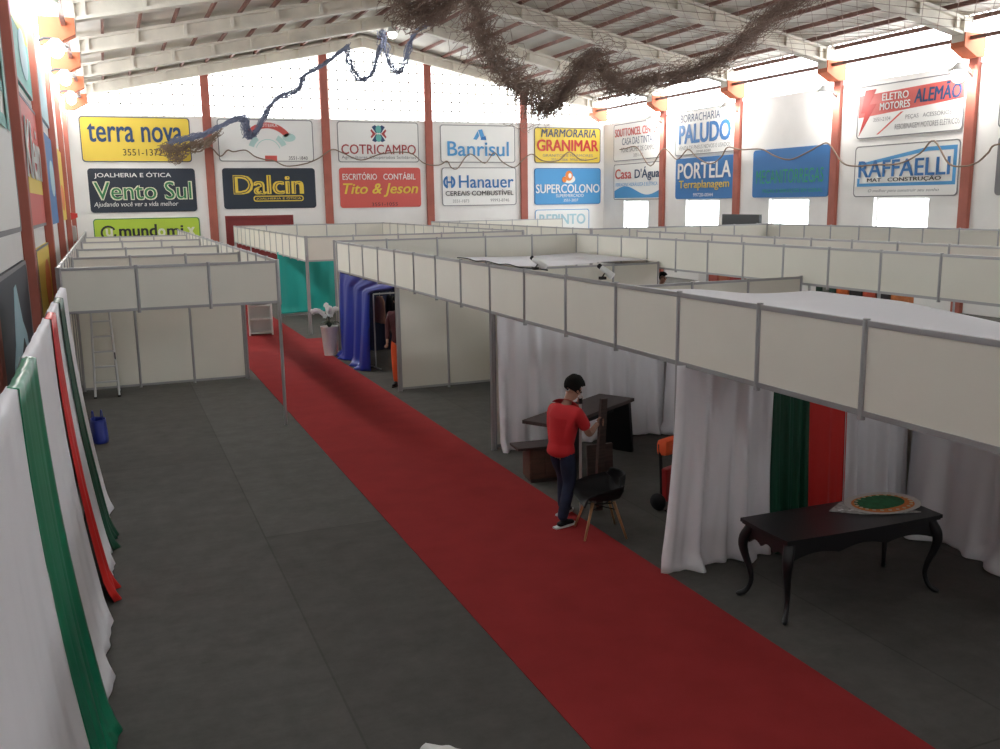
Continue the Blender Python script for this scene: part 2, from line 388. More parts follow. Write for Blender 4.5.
# left-hand block
LX0, LX1, LY0 = -.66, 2.34, 14.37
run('booth_fascia', 'three-panel white fascia over the open booth on the left', 'booth fascia', 'x', LY0, LX0, 3, 2.565, 1.915, {0, 3}, mod=1.0)
run('booth_fascia', 'white fascia of the left block along the left edge of the red carpet', 'booth fascia', 'y', LX1+.02, LY0+.06, 20, 2.565, 1.915, {4, 8, 12, 16, 20}, mod=1.06)
run('booth_fascia', 'white panel wall of the left block beside the brick red wall columns', 'booth fascia', 'y', LX0-.03, LY0+.06, 20, 2.565, .05, set(range(21)), mod=1.06)
def divider(label, axis, fixed, a, n, zt=2.06, mod=MOD):
    return run('booth_partition', label, 'partition', axis, fixed, a, n, zt, .03, set(range(n+1)), mod)
divider('back wall of the open left booth behind the ladder, three white panels', 'x', 18.7, LX0+.03, 3, 2.5, .985)
divider('second cross wall of the left booths behind the ladder booth', 'x', 22.4, LX0+.03, 3, 2.5, .985)
divider('third cross wall of the left booths, counted from the ladder booth', 'x', 26.9, LX0+.03, 3, 2.5, .985)
divider('farthest cross wall of the left booths, below the lime green sign', 'x', 31.3, LX0+.03, 3, 2.5, .985)
SP = 7.53
PW = (SP-AX-.06)/3
divider('white divider with two bare panels beside the blue cloth booth', 'x', 16.06, AX+.04, 3, 2.0, PW)
divider('white divider behind the white drape and the dark desk', 'x', 11.56, AX+.04, 3, 2.0, PW)
divider('divider behind the green and red drapes by the black table', 'x', 7.06, AX+.04, 3, 2.0, PW)
divider('spine wall between the two rows of right-hand booths', 'y', SP, 1.45, 17, 2.06)
PW2 = (AX2-SP-.1)/3
divider('low cross partition in the rear booths beside the small red boxes', 'x', 12.68, SP+.05, 3, 2.06, PW2)
divider('low cross partition in the rear booths beside the white cloth ceiling', 'x', 17.2, SP+.05, 3, 2.06, PW2)
divider('cross wall of the far block that carries the teal cloth', 'x', 28.75, AX+.1, 3, 2.0, PW)

# ------------------------------------------------------------------ drapes
def drape(name, label, cat, p0, p1, zt, zb, m, folds=5, amp=.04, out=(0, 0), flare=1.0, ragged=.05, group=None, spread=0.0, seed=0, side=1, gather=None, bow=0.0, over=False):
    """hangs from the line p0-p1 at zt; its hem is pushed by out and ripples"""
    rn = random.Random(seed)
    ph = [rn.uniform(0, 6.28) for _ in range(6)]; fr = [folds*rn.uniform(.85, 1.15), folds*rn.uniform(1.6, 2.1), folds*.45]
    d = Vector((p1[0]-p0[0], p1[1]-p0[1], 0)); L = d.length; d.normalize(); nv = Vector((-d.y, d.x, 0))*side
    nu, nz = max(24, int(folds*12)), 26
    def f(u, v):
        j = round(v*nz); fold = None
        if over:
            if j < 2: fold = ((-.075, -.05), (-.05, .012))[j]; v = 0.0
            else: v = (j-2)/(nz-2)
        g0, g1 = (0, 1) if gather is None else gather(v)
        uu = g0 + (g1-g0)*u
        uu = .5 + (uu-.5)*(1 + spread*v*v)
        a = amp*(.35+.65*v**.7)
        w_ = sin(fr[0]*6.283*u+ph[0]+.5*sin(2.5*v+ph[3])) + .45*sin(fr[1]*6.283*u+ph[1]+v) + .5*sin(fr[2]*6.283*u+ph[2])
        w_ += 1.1
        hem = max(0, (v-.93)/.07)
        pos = Vector((p0[0], p0[1], 0)) + d*(uu*L) + nv*(a*w_*(1+flare*.5*v) + bow*sin(pi*v)) + Vector((out[0], out[1], 0))*(v**1.25)
        pos += nv*hem*ragged*(.5+.5*sin(9*u*folds/3+ph[4]))*1.6
        z = zt + (zb-zt)*v + ragged*.25*sin(6.283*u*folds*.6+ph[5])*v
        if v > .999: z = max(z, .012) if zb < .05 else z
        pos.z = max(.012, z)
        if fold: pos += nv*fold[0]; pos.z += fold[1]
        return pos
    o = MB().grid(f, nu, nz).build(name, m, smooth=True, solid=.004)
    return tag(o, label, cat, group)
# left wall drapes on a partition
lp = run('booth_partition', 'partition on the left that carries the white, green and red drapes', 'partition', 'y', -.515, 1.6, 8, 2.455, .03, set(range(9)), mod=1.2)
LW = [(-1.2, 1.9, 5.05, .55, 'nearest white drape on the left partition, beside the camera', M_WHITE, 'a'),
      (4.9, 5.0, 6.05, .36, 'wide green satin drape between white drapes on the left partition', M_GREEN, 'b'),
      (0, 6.0, 8.15, .36, 'white drape between the green and the red band on the left partition', M_WHITE, 'c'),
      (0, 8.1, 8.6, .30, 'narrow red satin drape on the left partition', M_REDC, 'd'),
      (0, 8.58, 9.5, .30, 'narrow white strip between the red and dark green bands on the left', M_WHITE, 'e'),
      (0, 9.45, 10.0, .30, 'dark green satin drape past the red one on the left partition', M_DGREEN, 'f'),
      (0, 9.98, 11.2, .26, 'white drape at the far end of the left partition', M_WHITE, 'g')]
for i, (_, a, b, o_, lab, m, k) in enumerate(LW):
    wht = m is M_WHITE
    drape('drape', lab, 'drape', (-.475+(0 if wht else .014), b), (-.475+(0 if wht else .014), a), 2.53, .0, m, folds=max(3, (b-a)*2.2), amp=.009 if wht else .012,
          out=((.19 if i < 3 else .22), .1 if wht else .16), ragged=.02 if wht else .035, seed=i+3, side=1, over=True, bow=-.03, spread=0 if wht else -.15)
# man's booth and table booth drapes
drape('drape', 'white drape behind the man and the dark desk', 'drape', (AX+.05, 11.48), (SP-.12, 11.48), 1.93, 0, M_WHITE, folds=9, amp=.028, out=(0, -.05), ragged=.05, seed=21, side=-1)
drape('drape', 'white drape on the spine wall right of the dark desk', 'drape', (SP-.06, 11.4), (SP-.06, 7.3), 1.98, 0, M_WHITE, folds=11, amp=.03, out=(-.05, 0), seed=22, side=-1)
drape('drape', 'gathered white drape hanging by the red carpet between the man and the table', 'drape', (AX-.09, 6.93), (5.70, 6.93), 1.93, 0, M_WHITE, folds=4.6, amp=.033, out=(-.07, -.0), ragged=.07, seed=23, side=-1, spread=.17)
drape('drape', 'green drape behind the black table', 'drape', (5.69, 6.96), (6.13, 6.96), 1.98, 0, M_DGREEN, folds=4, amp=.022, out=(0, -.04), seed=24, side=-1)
drape('drape', 'red drape behind the black table', 'drape', (6.10, 6.97), (6.62, 6.97), 1.98, 0, M_REDC, folds=2, amp=.012, out=(0, -.03), seed=25, side=-1)
drape('drape', 'white drape between the red drape and the booth corner', 'drape', (6.6, 6.98), (SP-.08, 6.98), 1.98, 0, M_WHITE, folds=4, amp=.03, out=(0, -.03), seed=26, side=-1)
drape('drape', 'white drape on the spine wall behind the black table', 'drape', (SP-.06, 6.9), (SP-.06, 1.6), 1.98, 0, M_WHITE, folds=11, amp=.04, out=(-.06, 0), ragged=.1, seed=27, side=-1)
drape('cloth', 'teal satin cloth hung across the far booth', 'cloth', (AX+.0, 28.68), (SP-.1, 28.68), 1.98, .12, M_TEAL, folds=4, amp=.035, seed=28, side=-1)
drape('drape', 'dark navy drape added to darken the end wall inside the booth with the royal blue cloth', 'drape', (AX+.35, 20.98), (SP-.2, 20.98), 1.98, 0, mat('dark navy cloth', (.008, .012, .04), .8), folds=7, amp=.03, seed=41, side=-1)  # stands for dark blue hangings, and added to darken the booth interior
# blue cloth pulled aside
def bg(v):
    t = min(1, v/.16); t = t*t*(3-2*t)
    return (0, 1-.42*t-.06*v)
drape('cloth', 'royal blue satin cloth pulled aside at the booth doorway', 'cloth', (AX+.05, 20.5), (AX+.05, 16.15), 1.92, 0, M_BLUE, folds=3.2, amp=.045, out=(-.0, 0), ragged=.10, seed=30, side=-1, gather=bg)

# cloth ceilings on the booths
def ceilcloth(label, x0, x1, y0, y1, zf, seed):
    rn = random.Random(seed); ph = [rn.uniform(0, 6.28) for _ in range(4)]
    def f(u, v):
        x = x0+(x1-x0)*u; y_ = y0+(y1-y0)*v
        z = zf(u, v) - .06*sin(pi*u)*(.6+.4*sin(3*v*pi+ph[0])) + .03*sin(14*v+3*u+ph[1])*sin(pi*u) + .02*sin(22*v-5*u+ph[2])*sin(pi*u)
        return (x, y_, z)
    return tag(MB().grid(f, 24, 48).build('ceiling_cloth', M_WHITE, smooth=True, solid=.004), label, 'cloth')
ceilcloth('white cloth stretched over the booth of the black table', AX+.06, 6.45, 1.6, 8.5, lambda u, v: 2.56-u*(.03+.195-.30*(v-.46)/.24 if v < .46 else (.195-.11*(v-.46)/.2 if v < .66 else (.085 if v < .83 else .085+.15*(v-.83)/.17))), 3)
ceilcloth('white cloth laid over the rear booths beyond the long fascia', SP+.06, AX2-.1, 17.3, 20.9, lambda u, v: 2.10, 5)

# ------------------------------------------------------------------ signs
def text(parent, s, cx, cz, wd, ht, m, shear=0.0, bold=0.0, y=-.052, name='lettering', rot=0.0, dep=.003):
    cu = bpy.data.curves.new('t', 'FONT'); cu.body = s; cu.shear = shear; cu.offset = min(bold, 0.0); cu.extrude = .0; cu.resolution_u = 3
    to = bpy.data.objects.new('t', cu); COL.objects.link(to)
    bpy.context.view_layer.update()
    me = bpy.data.meshes.new_from_object(to.evaluated_get(bpy.context.evaluated_depsgraph_get()))
    bpy.data.objects.remove(to); bpy.data.curves.remove(cu)
    xs = [v.co.x for v in me.vertices]; ys = [v.co.y for v in me.vertices]
    x0, x1, y0, y1 = min(xs), max(xs), min(ys), max(ys)
    if bold > 0:                                       # heavier strokes: the glyphs repeated a little to each side
        src = bmesh.new(); src.from_mesh(me); out_ = bmesh.new()
        for i_, (a_, b_) in enumerate(((0, 0), (1, .5), (-1, .5), (1, -.5), (-1, -.5))):
            t_ = bpy.data.meshes.new('t'); c_ = src.copy(); bmesh.ops.translate(c_, verts=c_.verts, vec=(a_*bold*.8, b_*bold*.8, i_*.003)); c_.to_mesh(t_); out_.from_mesh(t_); c_.free(); bpy.data.meshes.remove(t_)
        out_.to_mesh(me); out_.free(); src.free()
        x0 -= bold*.8; x1 += bold*.8; y0 -= bold*.4; y1 += bold*.4
    for v in me.vertices:
        X = (v.co.x-(x0+x1)/2)/(x1-x0)*wd; Z = (v.co.y-(y0+y1)/2)/(y1-y0)*ht
        v.co = Vector((cx+X*cos(rot)-Z*sin(rot), y-v.co.z, cz+X*sin(rot)+Z*cos(rot)))
    me.materials.clear(); me.materials.append(m)
    o = bpy.data.objects.new(name, me); COL.objects.link(o); o.parent = parent
    return o
def shape(parent, poly, m, name='emblem', y=-.046):
    return MB().prism(poly, y, -.03).build(name, m, parent)
def ell(cx, cz, a, b, n=20, a0=0, a1=2*pi):
    return [(cx+a*cos(a0+(a1-a0)*k/n), cz+b*sin(a0+(a1-a0)*k/n)) for k in range(n if a1-a0 > 6.28 else n+1)]
def arc(cx, cz, r0, r1, a0, a1, n=16):
    return [(cx+r1*cos(a0+(a1-a0)*k/n), cz+r1*sin(a0+(a1-a0)*k/n)) for k in range(n+1)] + [(cx+r0*cos(a1+(a0-a1)*k/n), cz+r0*sin(a1+(a0-a1)*k/n)) for k in range(n+1)]
def sign(label, wall, a, b, z0, z1, board, border=None, bw=.035):
    """a, b: start and end along the wall as read from left to right; local x runs right, z up from the lower edge"""
    c = (a+b)/2; W = abs(b-a); H = z1-z0
    loc, rz = {'back': ((c, YB, z0), 0), 'right': ((XR, c, z0), -pi/2), 'left': ((XL, c, z0), pi/2)}[wall]
    r = thing('wall_sign', label, 'sign', loc, rz, 'painted advertising signs on the hall walls')
    MB().prism(rrect(-W/2, W/2, 0, H, .13), -.04, 0.0).build('board', board, r)
    if border:
        MB().ring(rrect(-W/2, W/2, 0, H, .13), rrect(-W/2+bw, W/2-bw, bw, H-bw, .11), -.046, -.03).build('border', border, r)
    return r, W, H

r, W, H = sign('yellow sign with dark blue lowercase lettering high in the back left corner', 'back', -.66, 3.48, 5.16, 6.92, I_YEL, I_NAVY)
text(r, 'terra nova', -.02, 1.13, 3.55, .72, I_NAVY, bold=.02); text(r, '3551-1372', .2, .38, 1.5, .26, I_BLACK)
r, W, H = sign('black jewellery and optician sign with green lettering edged in white', 'back', -.52, 3.55, 3.17, 4.91, I_DARKB)
text(r, 'JOALHERIA E ÓTICA', -.35, 1.47, 2.9, .26, I_WHITE, bold=.01)
text(r, 'Vento Sul', 0, .86, 3.78, .76, I_PALE, bold=.045, y=-.048); text(r, 'Vento Sul', 0, .86, 3.68, .68, I_GREEN, bold=.0, y=-.070)
text(r, 'Ajudando você ver a vida melhor', -.3, .30, 3.2, .24, I_WHITE, shear=.2)
r, W, H = sign('lime green sign with black lettering, lowest in the back left corner', 'back', -.48, 3.6, 1.3, 2.93, I_LIME, I_GREEN)
shape(r, arc(-1.5, 1.06, .22, .30, .5, 2*pi-.2), I_BLACK); text(r, 'u', -1.47, 1.08, .26, .3, I_PALE, bold=.03)
text(r, 'mund', -.38, 1.13, 1.45, .5, I_BLACK, bold=.03); text(r, 'o', .52, 1.04, .3, .32, I_PALE, bold=.04); text(r, 'mi', 1.05, 1.1, .65, .42, I_BLACK, bold=.03); text(r, 'x', 1.68, 1.06, .3, .34, I_PALE, bold=.04)
text(r, 'Tem Presente & Mais', -.35, .70, 1.5, .15, I_BLACK); text(r, 'variedades', -.5, .48, 1.1, .13, I_BLACK); text(r, 'R.', .62, .6, .4, .3, I_BLACK, bold=.03)
r, W, H = sign('white sign with a red arched band, beside the yellow sign', 'back', 4.56, 8.52, 5.19, 6.92, I_WHITE, I_GREY)
shape(r, arc(.05, .45, .92, 1.16, .62, 2.45), I_LRED); text(r, 'FRUTEIRA', .05, 1.49, .9, .13, I_WHITE)
shape(r, arc(.05, .38, .62, .84, .4, 1.0), I_PINK); shape(r, arc(.05, .38, .62, .84, 2.2, 2.8), I_PINK); shape(r, ell(.95, 1.0, .28, .17), I_PINK)
shape(r, [(-.1, .0+.03), (.4, .03), (.4, .25), (-.1, .25)], I_LRED, y=-.05); text(r, '3551-1840', 1.3, .15, .8, .15, I_BLACK)
shape(r, arc(.05, .4, .5, .53, .3, 2.8), I_PINK, 'line')
r, W, H = sign('navy sign with rounded yellow lettering above the maroon door', 'back', 4.64, 8.52, 3.23, 4.92, I_DARKB)
text(r, 'Dalcin', -.05, 1.0, 2.95, .80, I_YEL, bold=.04); text(r, 'Dalcin', -.05, 1.0, 2.9, .74, I_DARKB, bold=-.03, y=-.070)
MB().ring(rrect(-.72, 1.4, .3, .54, .1), rrect(-.68, 1.36, .34, .5, .08), -.05, -.03).build('emblem', I_YEL, r); text(r, 'JOALHERIA E ÓTICA', .34, .42, 1.9, .13, I_YEL)
r, W, H = sign('white sign with dark red capitals under a green leaf emblem', 'back', 9.58, 13.27, 5.17, 6.91, I_WHITE, I_GREY)
text(r, 'COTRICAMPO', 0, .56, 3.4, .42, I_MAR, bold=.01); text(r, 'Agricultores Cooperados Solidários', 0, .2, 3.4, .17, I_GREY)
for sx, sz in ((0, 1.42), (0, 1.05)): shape(r, ell(sx, sz, .13, .17), I_TEAL, y=-.052)
for sg in (-1, 1):
    shape(r, [(sg*.12, 1.23), (sg*.32, 1.43), (sg*.36, 1.36), (sg*.27, 1.23), (sg*.36, 1.10), (sg*.32, 1.03)][::-sg], I_MAR)
    shape(r, [(sg*.1, 1.23), (sg*.3, 1.52), (sg*.16, 1.6), (sg*.0, 1.5)][::-sg], I_NAVY, y=-.048); shape(r, [(sg*.1, 1.23), (sg*.3, .94), (sg*.16, .87), (sg*.0, .96)], I_NAVY, y=-.048)
r, W, H = sign('red accountants sign with white capitals and slanted yellow script', 'back', 9.59, 13.31, 3.2, 4.94, I_LRED)
text(r, 'ESCRITÓRIO', -.95, 1.38, 1.55, .33, I_WHITE, bold=.01); text(r, 'CONTÁBIL', .87, 1.38, 1.5, .33, I_WHITE, bold=.01)
text(r, 'Tito & Jeson', 0, .76, 3.45, .6, I_YEL, shear=.25, bold=.02); text(r, '3551-1055', .15, .14, 1.2, .15, I_BLACK)
r, W, H = sign('white bank sign with light blue lettering and a folded blue emblem', 'back', 14.3, 18.01, 5.17, 6.85, I_WHITE, I_GREY)
text(r, 'Banrisul', 0, .62, 3.05, .66, I_LBLUE, bold=.015)
shape(r, [(.0, 1.46), (.2, 1.5), (.3, 1.2), (.12, 1.12)], I_LBLUE); shape(r, [(-.25, 1.05), (-.02, 1.42), (.05, 1.2), (-.08, 1.02)], I_LBLUE, y=-.05); shape(r, [(.12, 1.02), (.4, 1.02), (.36, 1.2), (.15, 1.15)], I_BLUE, y=-.052)
r, W, H = sign('white cereal dealer sign with steel blue lettering and a round emblem', 'back', 14.33, 18.05, 3.21, 4.95, I_WHITE, I_GREY)
shape(r, arc(-1.5, 1.08, .2, .3, 1.9, 4.4), I_BLUE); shape(r, arc(-1.5, 1.08, .2, .3, -1.2, 1.25), I_BLUE); text(r, 'H', -1.5, 1.08, .3, .5, I_BLUE, bold=.03)
text(r, 'Hanauer', .34, 1.1, 2.75, .58, I_BLUE, bold=.015); text(r, 'CEREAIS COMBUSTÍVEL', .0, .6, 3.4, .27, I_BLACK, bold=.01)
text(r, '3551-1873', -.95, .22, .8, .14, I_GREY); text(r, '99993-8746', 1.0, .24, .95, .14, I_GREY)
r, W, H = sign('yellow marble works sign with red and dark slanted capitals', 'back', 19.01, 22.56, 5.15, 6.81, I_YEL, I_NAVY)
text(r, 'MARMORARIA', .05, 1.4, 2.95, .38, I_NAVY, shear=.15, bold=.01); text(r, 'GRANIMAR', 0, .83, 3.3, .54, I_RED, bold=.035)
text(r, 'GRANITOS E MÁRMORES', 0, .38, 2.7, .16, I_GREY); text(r, '3551-1066  9956-2312', .05, .17, 1.9, .12, I_GREY)
r, W, H = sign('blue supermarket sign with white capitals in the far corner', 'back', 19.0, 22.58, 3.2, 4.92, I_LBLUE, I_BLUE)
text(r, 'SUPERCOLONO', 0, .75, 3.45, .42, I_WHITE, bold=.02); text(r, 'SUPERMERCADO', .1, .42, 1.5, .15, I_WHITE); text(r, '3551-2037', .15, .2, .8, .13, I_WHITE)
shape(r, ell(.05, 1.2, .34, .2), I_WHITE); shape(r, ell(.05, 1.36, .2, .24), I_ORG, y=-.052); shape(r, ell(-.2, 1.18, .12, .14), I_ORG, y=-.054)
shape(r, ell(.1, 1.36, .09, .12), I_WHITE, y=-.058)
r, W, H = sign('white sign with pale blue capitals half hidden below the blue supermarket sign', 'back', 19.02, 21.95, 1.75, 2.97, I_WHITE, I_LBLUE)
text(r, 'REPINTO', 0, .75, 2.5, .5, I_ICE, bold=.03)

r, W, H = sign('white paint shop sign with red capitals, first high on the right wall', 'right', 39.95, 35.85, 5.18, 6.88, I_WHITE, I_GREY)
text(r, 'SOUTTONCEL CENTER', 0, 1.3, 3.8, .36, I_LRED, bold=.01); text(r, 'CASA DAS TINTAS', .15, .88, 2.8, .32, I_NAVY); text(r, 'FONE: SACHET DE CAMPOS', .2, .5, 3.0, .22, I_GREY); text(r, '3551-19', .2, .22, .8, .14, I_GREY)
r, W, H = sign('white plumbing shop sign with a blue wave along its foot', 'right', 39.92, 35.8, 3.38, 5.04, I_WHITE, I_GREY)
text(r, 'Casa', -1.15, 1.2, 1.5, .46, I_LRED, bold=.015); text(r, "D'Água", .95, 1.16, 2.1, .62, I_NAVY, bold=.01); text(r, 'FERRAGENS HIDRÁULICA E ELÉTRICA', 0, .72, 3.7, .2, I_LBLUE)
shape(r, [(-1.98, .08), (1.98, .08)] + [(1.98-3.96*k/24, .42-.2*sin(2*pi*k/24*1.0)+.0*k) for k in range(25)], I_LBLUE, 'wave')
r, W, H = sign('white tyre repair sign with big blue capitals on the right wall', 'right', 34.67, 30.5, 5.18, 7.0, I_WHITE, I_GREY)
text(r, 'BORRACHARIA DO', .05, 1.5, 3.5, .32, I_NAVY); text(r, 'PALUDO', .0, .86, 3.6, .8, I_BLUE, bold=.045); text(r, 'VENDA DE PNEUS NOVOS E USADOS', 0, .3, 3.6, .16, I_GREY); text(r, '9988-8080', 0, .12, 1.0, .1, I_GREY)
r, W, H = sign('blue earthworks sign with white capitals and a yellow line of text', 'right', 34.6, 30.5, 3.38, 5.06, I_BLUE)
text(r, 'PORTELA', 0, 1.15, 3.7, .66, I_WHITE, bold=.02); text(r, 'Terraplanagem', 0, .55, 3.5, .42, I_YEL, bold=.005); text(r, '99720-0044', 0, .16, 1.4, .14, I_WHITE)
r, W, H = sign('blue sign with faint green lettering on the right wall', 'right', 29.37, 25.31, 3.39, 5.13, I_BLUE)
text(r, 'MECANITORREGAS', 0, .75, 3.6, .5, I_GREENB); text(r, 'PEÇAS E SERVIÇOS EM GERAL', .2, .22, 3.2, .16, I_GREENB)
r, W, H = sign('white electric motors sign with a red band, highest on the right wall', 'right', 24.12, 20.0, 5.2, 6.83, I_WHITE, I_GREY)
shape(r, [(-2.0, .66), (2.02, .9), (2.02, 1.46), (-2.0, 1.34)], I_LRED, 'band'); text(r, 'ELETRO', -.5, 1.22, 1.05, .22, I_WHITE, bold=.015); text(r, 'MOTORES', -.5, .94, 1.2, .22, I_WHITE, bold=.015)
text(r, 'ALEMÃO', 1.1, 1.17, 1.7, .5, I_NAVY, shear=.1, bold=.03, y=-.054); shape(r, [(-1.75, 1.5), (-1.3, 1.5), (-1.55, 1.05), (-1.25, 1.05), (-1.95, .1), (-1.72, .8), (-1.9, .8)], I_RED, y=-.05)
shape(r, [(-1.2, .1), (-1.12, .1), (-.15, .72), (-.25, .72)], I_LRED, 'line'); text(r, 'PEÇAS   ACESSÓRIOS', .8, .55, 1.7, .18, I_GREY); text(r, 'REBOBINAGEM MOTORES ELÉTRICOS', .75, .3, 2.4, .2, I_GREY); text(r, '3551-2104', -1.0, .56, .7, .12, I_GREY)
r, W, H = sign('white building supplies sign with blue capitals in a blue frame', 'right', 24.12, 20.02, 3.36, 4.97, I_WHITE, I_GREY)
shape(r, [(-1.9, 1.05), (.9, 1.45), (1.95, 1.45), (1.95, 1.33), (.9, 1.33), (-1.9, .95)], I_LBLUE, 'band'); shape(r, [(1.83, .35), (1.95, .35), (1.95, 1.45), (1.83, 1.45)], I_LBLUE, 'band', y=-.044)
shape(r, [(-1.9, .33), (1.95, .33), (1.95, .43), (-1.9, .43)], I_LBLUE, 'band', y=-.048); shape(r, [(-1.9, .33), (-1.8, .33), (-1.8, .6), (-1.9, .6)], I_LBLUE, 'band', y=-.044)
text(r, 'RAFFAELLI', -.05, .88, 3.6, .52, I_BLUE, bold=.02, y=-.055); text(r, 'MAT   CONSTRUÇÃO', .0, .53, 2.9, .17, I_BLACK, bold=.01, y=-.055); text(r, 'O melhor para construir seu sonho', 0, .18, 2.8, .12, I_GREY, shear=.3)
r, W, H = sign('dark sign cut off by the right edge, past the blue framed sign', 'right', 18.8, 14.7, 3.36, 4.95, I_GREY)
r, W, H = sign('white sign cut off by the right edge, above the dark one', 'right', 18.85, 14.75, 5.17, 6.85, I_WHITE, I_GREY)

# left wall signs
r, W, H = sign('big white sign with teal letters nearest on the left wall', 'left', 9.6, 13.9, 3.1, 6.9, I_WHITE, I_GREY, .06)
text(r, 'EI', 1.1, 1.75, 1.3, 1.0, I_TEAL, bold=.03); text(r, 'C', -.6, 1.75, 1.0, 1.0, I_TEAL, bold=.03)
r, W, H = sign('dark sign with a pale icy peak, low on the left wall behind the drapes', 'left', 9.5, 14.0, .9, 2.72, I_DARKB, I_GREY, .05)
shape(r, [(-.9, .1), (-.6, .8), (-.25, 1.0), (.2, 1.6), (.45, 1.62), (.85, 1.15), (1.25, .95), (1.7, .1)], I_ICE, 'peak'); shape(r, [(.2, .1), (.4, .8), (.75, .95), (1.1, .7), (1.3, .1)], I_BLACK, 'figure', y=-.052)
r, W, H = sign('green and teal sign high on the left wall above the red one', 'left', 15.2, 19.4, 5.3, 6.95, I_TEAL, I_GREY)
shape(r, rrect(-1.9, 1.9, .9, 1.55, .1), I_LIME, 'band'); shape(r, ell(.6, .6, .9, .4), I_ICE, 'blot', y=-.05)
r, W, H = sign('red sign with white script and a yellow block on the left wall', 'left', 15.6, 19.9, 3.08, 5.12, I_LRED, I_GREY, .05)
text(r, 'Klein', .0, 1.25, 3.6, .95, I_WHITE, shear=.3, bold=.02); shape(r, [(-1.6, .55), (1.7, .55), (1.7, .85), (-1.6, .85)], I_YEL, 'block')
r, W, H = sign('yellow sign low on the left wall behind the drapes', 'left', 16.2, 20.4, 1.3, 2.76, I_YEL, I_GREY)
shape(r, ell(.2, .75, .7, .45), I_ORG, 'blot')
r, W, H = sign('pale blue sign high on the left wall past the second column', 'left', 21.2, 24.9, 5.23, 6.95, I_ICE, I_GREY)
r, W, H = sign('blue sign on the left wall between the red and the yellow ones', 'left', 21.5, 25.4, 3.05, 4.96, I_BLUE)
shape(r, ell(.3, 1.0, .9, .4), I_ICE, 'blot')
r, W, H = sign('narrow-looking yellow sign far down the left wall', 'left', 27.0, 30.9, 3.06, 4.95, I_YEL)
shape(r, ell(-.3, .6, .9, .35), I_ORG, 'blot')

# rope garland along the walls
g1 = [(3.19, 5.628), (3.77, 5.572), (4.197, 5.785), (4.587, 5.397), (4.903, 5.64), (5.14, 5.581), (5.629, 5.646), (5.981, 5.404), (6.344, 5.283), (6.776, 5.222), (7.3, 5.0), (8.1, 5.1), (8.711, 5.342), (9.276, 5.698), (9.729, 5.569), (10.554, 5.26), (11.512, 5.535), (12.77, 5.587), (13.444, 5.132), (14.14, 5.04), (14.548, 5.227), (14.744, 4.948), (15.048, 4.901), (15.47, 5.417), (15.781, 5.531), (16.397, 5.138), (16.877, 5.613), (17.241, 5.235), (17.877, 4.949), (18.347, 5.3), (18.801, 5.561), (19.371, 5.26), (20.184, 5.263), (20.771, 5.675), (21.364, 5.318), (21.963, 5.32), (22.3, 5.4)]
g2 = [(39.1, 5.707), (38.525, 5.723), (37.54, 5.717), (36.387, 4.842), (35.331, 5.545), (34.287, 5.033), (33.48, 5.398), (32.832, 5.055), (31.902, 4.753), (31.177, 4.976), (30.767, 5.332), (29.932, 5.203), (28.717, 5.147), (27.965, 4.877), (27.109, 4.7), (26.184, 4.921), (25.618, 5.105), (25.183, 5.122), (24.533, 4.501), (23.936, 4.352), (23.151, 4.361), (22.09, 4.357), (21.313, 4.627), (20.835, 4.958), (20.249, 4.281), (19.704, 4.187), (19.281, 4.276), (18.967, 4.507), (18.62, 4.729), (17, 4.5), (15, 4.8)]
tag(MB().tube(spline([(x, YB-.2, z) for x, z in g1], 5), .026, 6).build('rope_garland', M_CORD, smooth=True), 'brown rope festooned across the back wall signs', 'rope')
tag(MB().tube(spline([(XR-.2, y_, z) for y_, z in g2], 5), .026, 6).build('rope_garland', M_CORD, smooth=True), 'brown rope festooned across the right wall signs', 'rope')

# ------------------------------------------------------------------ gathered sports net under the roof
def bundle(b, path, R, n, r, seed, fuzz=.5, sub=11):
    rn = random.Random(seed); P = spline(path, sub)
    for k in range(n):
        a0 = rn.uniform(0, 6.28); tw = rn.uniform(-.5, .5); rad = R*rn.uniform(.15, 1.0); pts = []
        jx, jz = rn.uniform(.6, 1.4), rn.uniform(.6, 1.4)
        for i, p in enumerate(P):
            a = a0 + tw*i*.2 + .7*sin(i*jx*.55+k)
            rr = rad*(1+.45*sin(i*jz*.8+k*2))
            pts.append(p + Vector((cos(a)*rr, sin(a)*rr*.8, sin(a+1)*rr*.9)) + Vector((rn.uniform(-1, 1), rn.uniform(-1, 1), rn.uniform(-1, 1)))*R*.10*fuzz)
        b.tube(pts, r, 3, False)
net = thing('ceiling_net', 'gathered brown sports net hanging in swags from the roof beams', 'net', (10, 23, 8))
def build_net(name, b, m): return b.build(name, m, net, loc=(-10, -23, -8))
sw = [(8.8, 23.0, 9.3), (8.95, 23.0, 8.627), (9.123, 23.0, 7.8), (9.439, 23.0, 7.087), (9.934, 23.0, 6.538), (10.557, 23.0, 6.08), (11.08, 23.0, 5.80),  (11.436, 23.0, 6.05), (12.035, 23.0, 6.75), (12.335, 23.0, 7.2), (12.796, 23.0, 6.75), (13.423, 23.0, 6.4), (14.215, 23.0, 6.6), (15.521, 23.0, 6.85), (16.521, 23.0, 7.25), (16.7, 22.1, 7.68), (16.03, 20.2, 7.96), (16.0, 19.1, 8.21), (16.1, 17.9, 8.5)]
b = MB(); bundle(b, sw, .32, 54, .0095, 1, .8); bundle(b, sw, .62, 40, .007, 2, 1.3); build_net('net_swag', b, M_NET)
b = MB(); ms = [(8.2, 27, 9.5), (8.5, 27, 8.9), (9.0, 27, 8.75), (9.5, 26.8, 8.8), (9.9, 26.5, 9.2)]
bundle(b, ms, .5, 60, .012, 3, 1.0); build_net('net_swag', b, M_NET)
